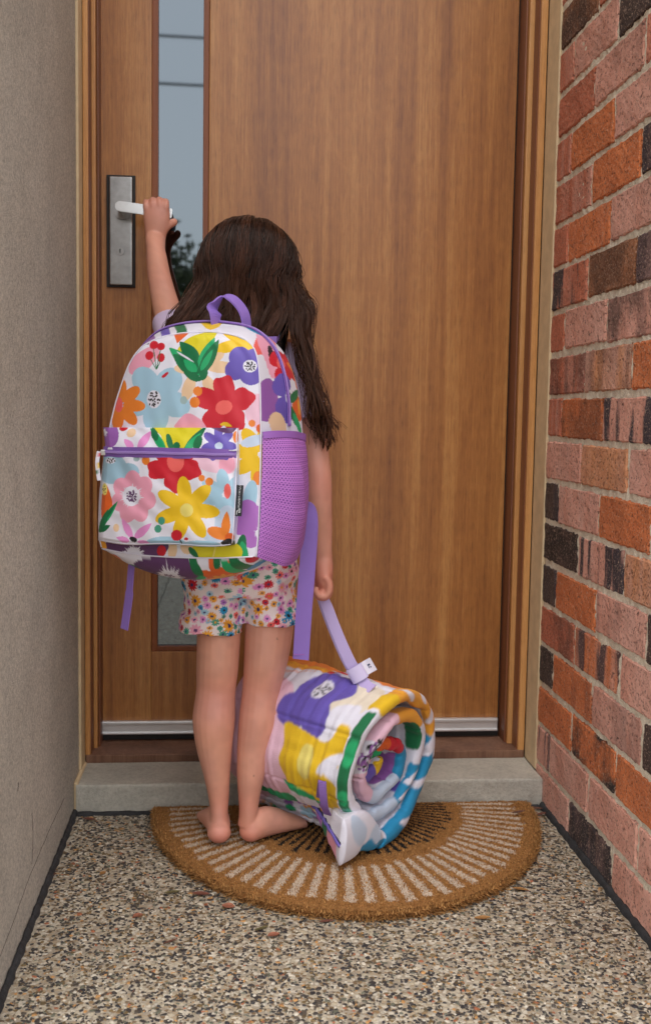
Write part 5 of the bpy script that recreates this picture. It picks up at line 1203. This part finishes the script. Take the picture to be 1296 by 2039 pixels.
# keep the lowest cloth on the mat
V[..., 2] = np.maximum(V[..., 2], ZM+0.004+0.0*V[..., 2])
onstep = V[..., 1] > YSTEP-0.004; V[..., 2] = np.where(onstep, np.maximum(V[..., 2], ZSTEP+0.002), V[..., 2])
cv = Canvas(UV.reshape(-1, 2)); c = cv
A = {k_: float(np.interp(math.radians(k_), th, arc[nt:])*1000) for k_ in range(-90, 1050, 15)}       # arc length (mm) at a given angle
def at_(deg): return float(np.interp(math.radians(deg), th, arc[nt:])*1000)
# far patches first
g = random.Random(3)
for k_ in range(120):
    x, y = g.uniform(0, arc[-1]*1000), g.uniform(-420, 420); c.flower(x, y, g.uniform(28, 60), 5, g.choice(['lblue', 'lpink', 'yellow', 'violet', 'red', 'blue', 'green', 'amber', 'ice', 'purple', 'white', 'white', 'white']), g.uniform(0, 90), 0.6)
# --- outer face as it shows, left of the near end
a0 = at_(180)
c.poly([(at_(85), -5), (at_(85), 420), (at_(225), 420), (at_(225), 10)], 'white', False)
c.poly([(at_(118), 180), (at_(112), 270), (at_(140), 360), (at_(215), 360), (at_(232), 180), (at_(200), 125), (at_(150), 140)], 'lpink')
c.poly([(at_(70), 130), (at_(95), 160), (at_(108), 300), (at_(80), 330), (at_(60), 220)], 'orange'); c.leaf(at_(75), 70, at_(105), 250, 10, 'white'); c.leaf(at_(85), 130, at_(100), 330, 12, 'amber'); c.leaf(at_(60), 60, at_(92), 150, 9, 'red')
c.poly([(at_(40), -10), (at_(40), 60), (at_(75), 70), (at_(78), 0)], 'orange')
c.poly([(at_(95), 18), (at_(88), 60), (at_(112), 90), (at_(132), 78), (at_(128), 20)], 'cream')
c.ell(at_(118), 120, 62, 40, 'violet'); c.ell(at_(140), 145, 30, 34, 'violet'); c.ell(at_(143), 95, 34, 26, 'violet'); c.ell(at_(108), 95, 34, 36, 'violet'); c.ell(at_(113), 118, 26, 17, 'white'); c.dots(at_(113), 118, 24, 15, 22, 2.1, 'black')
c.poly([(at_(120), 28), (at_(130), 70), (at_(150), 62), (at_(145), 20)], 'white')
c.poly([(at_(150), 150), (at_(158), 60), (at_(140), 40), (at_(150), 5), (at_(205), 2), (at_(222), 40), (at_(216), 110), (at_(190), 150), (at_(170), 148)], 'yellow')
c.ell(at_(180), 92, 30, 17, 'pale'); c.leaf(at_(186), 62, at_(160), -2, 12, 'white'); c.poly([(at_(180), 60), (at_(176), 6), (at_(196), 4)], 'white', False); c.leaf(at_(205), 150, at_(222), 60, 9, 'green')
c.poly([(at_(222), 80), (at_(232), 0), (at_(238), 60)], 'purple')
# --- near edge, turn by turn (v around -38..10)
def band(d0, d1, col, y0=-42, y1=12):
    x0, x1 = at_(d0), at_(d1); m_ = (x0+x1)/2; c.poly([(x0, y0), (x0-4, (y0+y1)/2), (x0+3, y1), (m_, y1+4), (x1, y1), (x1+5, (y0+y1)/2), (x1-2, y0), (m_, y0-3)], col)
for d0, d1, cn in ((-95, 12, 'blue'), (12, 95, 'amber'), (95, 122, 'yellow'), (122, 240, 'white'),
                   (240, 300, 'ice'), (300, 345, 'blue'), (345, 395, 'white'), (395, 450, 'amber'), (450, 500, 'lpink'), (500, 560, 'white'), (560, 620, 'lpink'), (620, 680, 'ice'), (680, 730, 'blue'), (730, 800, 'red'), (800, 850, 'dorange'), (850, 900, 'green'), (900, 950, 'lpink'), (950, 1000, 'violet'), (1000, 1045, 'yellow')): band(d0, d1, cn)
for d_, y_ in ((-70, -10), (-40, -25), (-10, 0), (20, -20), (45, 0), (68, -14)): c.leaf(at_(d_), y_-22, at_(d_+16), y_+22, 9, 'white')
c.leaf(at_(-10), -44, at_(20), 10, 13, 'white'); c.leaf(at_(318), -40, at_(340), 10, 12, 'white'); c.leaf(at_(300), -30, at_(322), 14, 10, 'white')
band(126, 232, 'dgreen', -6, 10); band(150, 172, 'green', -6, 9); band(196, 206, 'green', -6, 9); band(214, 232, 'teal', -6, 9); band(360, 410, 'dgreen', -60, -34); band(500, 530, 'green', -60, -30)
x_ = at_(517); c.dots(x_, -18, 40, 22, 46, 3.0, 'black'); c.dots(x_+8, -8, 34, 18, 18, 3.0, 'purple')
# --- tail flap: white with pale blue petals
tw = arc[nt]*1000
c.poly([(-5, -70), (-5, 60), (tw*0.9, 60), (tw*1.05, -70)], 'white', False); c.ell(tw*0.30, -24, 26, 11, 'ice', 20); c.ell(tw*0.72, -24, 24, 12, 'ice', -18); c.ell(tw*0.62, -5, 30, 5, 'blue', 4); c.ell(tw*0.98, -14, 26, 9, 'blue', 0)
c.poly([(tw*0.0, 12), (tw*0.25, 20), (tw*0.28, 60), (0, 70)], 'pink'); c.ell(tw*0.2, 10, 14, 10, 'dorange')
c.flower(tw*0.4, 120, 50, 6, 'purple', 10, 0.5); c.burst(tw*0.45, 120, 30, 14, 'white', 3); c.flower(tw*0.55, 60, 30, 5, 'red', 0, 0.6); c.ell(tw*0.7, 55, 18, 14, 'yellow'); c.ell(tw*0.3, 180, 40, 30, 'lilac'); c.leaf(0, 60, 4, 300, 4, 'yellow'); c.ell(tw*0.15, 80, 12, 10, 'green'); c.ell(tw*0.1, 130, 26, 20, 'lblue')
g2 = random.Random(9)
for k_ in range(46):
    x_, y_ = g2.uniform(0, tw*1.5), g2.uniform(48, 290); c.flower(x_, y_, g2.uniform(10, 22), g2.choice((4, 5, 6)), g2.choice(['purple', 'lilac', 'red', 'yellow', 'dgreen', 'lblue', 'pink', 'violet', 'plum', 'amber', 'green']), g2.uniform(0, 90), 0.55)
    if k_ % 4 == 0: c.burst(x_, y_, 14, 12, 'white', k_)
c.poly([(tw*0.62, -16), (tw*0.5, -4), (tw*0.7, 6), (tw*1.15, 8), (tw*1.15, -14), (tw*0.9, -8)], 'blue')
CC = cv.c.reshape(n_all, m_all, 3)
for ax_i in (0, 1):
    Pd = np.concatenate([np.take(CC, [0], ax_i), CC, np.take(CC, [-1], ax_i)], ax_i); nA = CC.shape[ax_i]
    CC = 0.25*np.take(Pd, range(nA), ax_i)+0.5*np.take(Pd, range(1, nA+1), ax_i)+0.25*np.take(Pd, range(2, nA+2), ax_i)
me = nmesh('quilt', V.reshape(-1, 3), gridfaces(n_all, m_all)); setcol(me, CC.reshape(-1, 3))
quilt = obj('quilt', me, M_quilt, roll)
# bound edge of the flap
m = MB(); m.tube([V[0, j] for j in range(60, nv+6, 3)], 0.0036, 6); m.build('edge_binding', mat_plain('violet_binding', lin(110, 96, 178), 0.8), quilt, True)
# lilac fastening band round the roll
M_lil = mat_web('lilac_webbing', lin(196, 178, 228), 1.6)
def outer(deg, v, lift):
    i = nt+int(np.interp(math.radians(deg), th, np.arange(nu))); j = int(np.argmin(abs(vo_-v))); p = V[i, j]; q = V[min(i+3, n_all-1), j]-V[max(i-3, 0), j]; nn = np.cross(q, RNv); nn /= np.linalg.norm(nn)+1e-9
    ctr_ = RC-RNv*v; nn = nn if np.dot(nn, p-ctr_) > 0 else -nn; return p+nn*lift
bp = [outer(212, 0.062, 0.004)]+[P(641, 1556, -.262), P(643, 1580, -.272), P(646, 1606, -.268), P(652, 1622, -.25)]
M_band = mat_web('purple_band', lin(126, 92, 160))
m = MB(); m.ribbon(list(crom(bp, 24)), RNv+RS*0.2, 0.014, 0.002); m.build('fastening_band', M_band, roll)
# carry strap up to the hand
top = outer(97, 0.040, 0.004); h0 = RH(640, 1182, 0.0)
tp = P(718, 1350, -.168)
strap_pts = [h0+np.array([-0.004, 0, 0.010]), h0, P(650, 1205, -.148), P(672, 1262, -.155), P(697, 1318, -.163), tp, (tp+top)/2+np.array([0, 0, -0.004]), top]
sp_ = crom(strap_pts, 50); wd_ = list(np.interp(np.linspace(0, 1, 50), [0, 0.12, 0.3, 1], [0.010, 0.013, 0.020, 0.021]))
m = MB(); m.ribbon(list(sp_), [(1, -0.2, 0.35)]*50, wd_, 0.002); strap = m.build('carry_strap', M_lil, roll)
m = MB(); m.ribbon([x_+np.array([-0.004, 0.006, 0]) for x_ in sp_], [(1, -0.4, 0.35)]*50, wd_, 0.002); m.build('carry_strap', M_lil, roll)
M_loop = mat_plain('satin_loop', lin(206, 196, 232), 0.35); M_tagw = mat_plain('care_tag', lin(226, 222, 236), 0.55)
ax_ = P(716, 1352, -.168)-P(702, 1328, -.165); ax_ /= np.linalg.norm(ax_); cl = P(711, 1341, -.168)
wd = np.array([1, -0.2, 0.35]); wd -= ax_*np.dot(wd, ax_); wd /= np.linalg.norm(wd); nd_ = np.cross(ax_, wd)
loop = [cl+wd*0.0155*math.cos(q)*1.0+nd_*0.0075*math.sin(q) for q in np.linspace(0, 2*math.pi, 33)]
m = MB(); m.ribbon(loop, ax_, 0.028, 0.0012); m.build('strap_keeper', M_loop, strap)
tgp = [cl+wd*0.014+nd_*-0.006, cl+wd*0.022+nd_*-0.010, cl+wd*0.034+nd_*-0.008]
m = MB(); m.ribbon(list(crom(tgp, 8)), ax_, 0.026, 0.0008); ctag = m.build('care_tag', M_tagw, strap)
m = MB(); o_ = cl+wd*0.0255+nd_*-0.0112
fn = np.cross(ax_, wd); fn = fn if np.dot(fn, CAM-o_) > 0 else -fn
for a0_, a1_, b0_, b1_ in ((-0.004, 0.004, -0.003, -0.0014), (-0.004, -0.0008, -0.0014, 0.0024), (0.001, 0.004, 0.0, 0.003)):
    q0 = [o_+fn*0.0022+ax_*a_+wd*b_ for a_, b_ in ((a0_, b0_), (a1_, b0_), (a1_, b1_), (a0_, b1_))]; vs_ = [m.bm.verts.new(x_) for x_ in q0]; m.bm.faces.new(vs_)
m.build('tag_mark', mat_plain('navy_ink', lin(40, 52, 92), 0.6), ctag)
# ------------------------------------------------------------------ fallen leaves
LP = [(lin(96, 62, 46), 'curled brown leaf'), (lin(142, 88, 66), 'small terracotta leaf'), (lin(146, 104, 56), 'dry tan leaf'), (lin(92, 84, 50), 'narrow olive leaf'), (lin(104, 60, 46), 'dark red leaf')]
def leaf_thing(px, py, L, w, rot, kind, label, z=0.002, curl=0.25):
    c = LP[kind][0]; n = 9; V = []; F = []
    for i in range(n):
        u = i/(n-1); hw = w/2*max(0.06, math.sin(math.pi*min(1, u*0.96+0.03)))**0.8
        zc = curl*L*0.35*(u-0.5)**2+0.0012
        for k in (-1, -0.5, 0, 0.5, 1): V.append(((u-0.5)*L, k*hw, zc+abs(k)*hw*curl*0.9+(-0.0004 if k == 0 else 0)))
    F = [tuple(q) for q in gridfaces(n, 5)]
    V2 = [(a, b, h+0.0005) for a, b, h in V]; m0 = len(V); F2 = [tuple(m0+i for i in q)[::-1] for q in F]
    rim = [i*5 for i in range(n)]+[(n-1)*5+k for k in range(1, 5)]+[i*5+4 for i in range(n-2, -1, -1)]+[k for k in range(3, 0, -1)]
    F3 = [(rim[i], m0+rim[i], m0+rim[(i+1) % len(rim)], rim[(i+1) % len(rim)]) for i in range(len(rim))]
    me = bpy.data.meshes.new('fallen_leaf'); me.from_pydata(V+V2, [], F+F2+F3); me.update(); me.polygons.foreach_set('use_smooth', np.full(len(me.polygons), True))
    mt = mat_plain('dry_leaf', c, 0.7, noise=0.3, nscale=150, bump=0.3, bscale=300)
    o = obj('fallen_leaf', me, mt); q = PZ(px, py, z); o.location = (q[0], q[1], z); o.rotation_euler = (rnd.uniform(-0.15, 0.15), rnd.uniform(-0.15, 0.15), math.radians(rot))
    tag(o, label, 'leaf', 'dry leaves on the porch floor')
leaf_thing(105, 1742, 0.020, 0.009, -30, 0, 'curled brown leaf against the left wall base')
leaf_thing(400, 1781, 0.030, 0.011, 5, 4, 'dark red leaf at the left rim of the doormat')
leaf_thing(455, 1806, 0.022, 0.016, -20, 1, 'broad terracotta leaf just below the doormat left side')
leaf_thing(275, 1825, 0.018, 0.014, 40, 1, 'lone terracotta leaf on bare floor left of centre')
leaf_thing(545, 1863, 0.020, 0.013, 20, 1, 'terracotta leaf lying lowest in front of the doormat')
leaf_thing(650, 1836, 0.024, 0.008, 8, 4, 'narrow red leaf under the doormat front rim')
leaf_thing(343, 1778, 0.030, 0.008, 30, 3, 'narrow olive leaf on the floor left of the doormat')
leaf_thing(960, 1829, 0.026, 0.010, -10, 2, 'dry tan leaf on the floor right of the doormat front', )
leaf_thing(1035, 1772, 0.026, 0.011, -25, 2, 'dry tan leaf close to the doormat right rim')
leaf_thing(1062, 1611, 0.036, 0.012, -15, 0, 'long curled brown leaf in the corner by the step', 0.004)
leaf_thing(1078, 1622, 0.030, 0.010, 12, 4, 'dark red leaf in the corner by the brick wall', 0.003)
leaf_thing(340, 1876, 0.026, 0.006, 35, 0, 'thin brown leaf on the open floor near the front left')
leaf_thing(520, 1850, 0.030, 0.005, 40, 3, 'thin olive leaf standing out in front of the doormat')
leaf_thing(178, 1632, 0.024, 0.009, 10, 4, 'dark red leaf below the step at the left')
leaf_thing(205, 1740, 0.016, 0.009, 60, 2, 'tiny tan leaf on dark stones left of the doormat')
leaf_thing(1032, 1618, 0.028, 0.008, 3, 0, 'brown leaf lying on the doormat white stripes', ZM+0.008)
# ------------------------------------------------------------------ garden behind the viewer, mirrored in the door glass
M_leafy = mat_plain('foliage', (0.10, 0.12, 0.05), 0.7, noise=0.5, nscale=6)
M_bark = mat_plain('bark', (0.10, 0.075, 0.055), 0.9, noise=0.4, nscale=12, bump=0.6, bscale=20, bdist=0.02)
def tree(x, y, h, r, seed, label):
    g = np.random.default_rng(seed)
    o = thing('garden_tree', label, 'tree', 'garden trees facing the door')
    o.location = (x, y, -0.12)
    m = MB(); m.tube([(0, 0, 0), (0.05, 0.02, h*0.3), (-0.04, 0.05, h*0.55), (0.03, 0, h*0.85)], [0.16, 0.12, 0.08, 0.02], 9)
    for k in range(6):
        a = k*1.05+g.uniform(0, 0.5); z = h*(0.38+0.07*k)
        m.tube([(0, 0, z), (math.cos(a)*r*0.4, math.sin(a)*r*0.4, z+h*0.12), (math.cos(a)*r*0.75, math.sin(a)*r*0.75, z+h*0.2)], [0.06, 0.035, 0.01], 6)
    m.build('trunk', M_bark, o, True)
    nc = 34; cen = g.normal(0, 1, (nc, 3)); cen /= np.linalg.norm(cen, axis=1)[:, None]; cen *= g.uniform(0.35, 1.0, (nc, 1))
    cen = cen*np.array([r, r, h*0.32])+np.array([0, 0, h*0.66])
    nl = 5200; ci = g.integers(0, nc, nl); p = cen[ci]+g.normal(0, 0.20*r, (nl, 3))
    d1 = g.normal(0, 1, (nl, 3)); d1 /= np.linalg.norm(d1, axis=1)[:, None]; d2 = np.cross(d1, g.normal(0, 1, (nl, 3))); d2 /= np.linalg.norm(d2, axis=1)[:, None]
    L = g.uniform(0.07, 0.13, (nl, 1)); V = np.stack([p-d1*L, p+d2*L*0.4, p+d1*L, p-d2*L*0.4], 1).reshape(-1, 3)
    obj('crown', nmesh('crown', V, np.arange(nl*4).reshape(-1, 4), False), M_leafy, o)
tree(-2.2, -16.5, 4.2, 1.5, 1, 'tall leafy garden tree mirrored in the door glass')
tree(-0.3, -15.0, 3.3, 1.3, 2, 'shorter garden tree mirrored low in the door glass')
tree(1.6, -18.0, 4.6, 1.7, 3, 'furthest garden tree across from the door, out of frame')

M_rod = mat_plain('reflection_rod_pale', (0.85, 0.87, 0.9), 0.7)  # unseen rods added only to draw thin lines in the glass reflection
for zc_, lb in ((3.36, 'lowest of three added rods mirrored as lines in the door glass'), (3.72, 'middle added rod mirrored as a line in the door glass'), (4.12, 'topmost added rod mirrored as a line in the door glass')):
    m = MB(); m.tube([(x_, -6.0, zc_+0.004*x_*x_) for x_ in np.linspace(-9, 7, 21)], 0.014, 8); o = m.build('reflection_rod', M_rod, None, True); tag(o, lb, 'added rod', 'added rods facing the door')
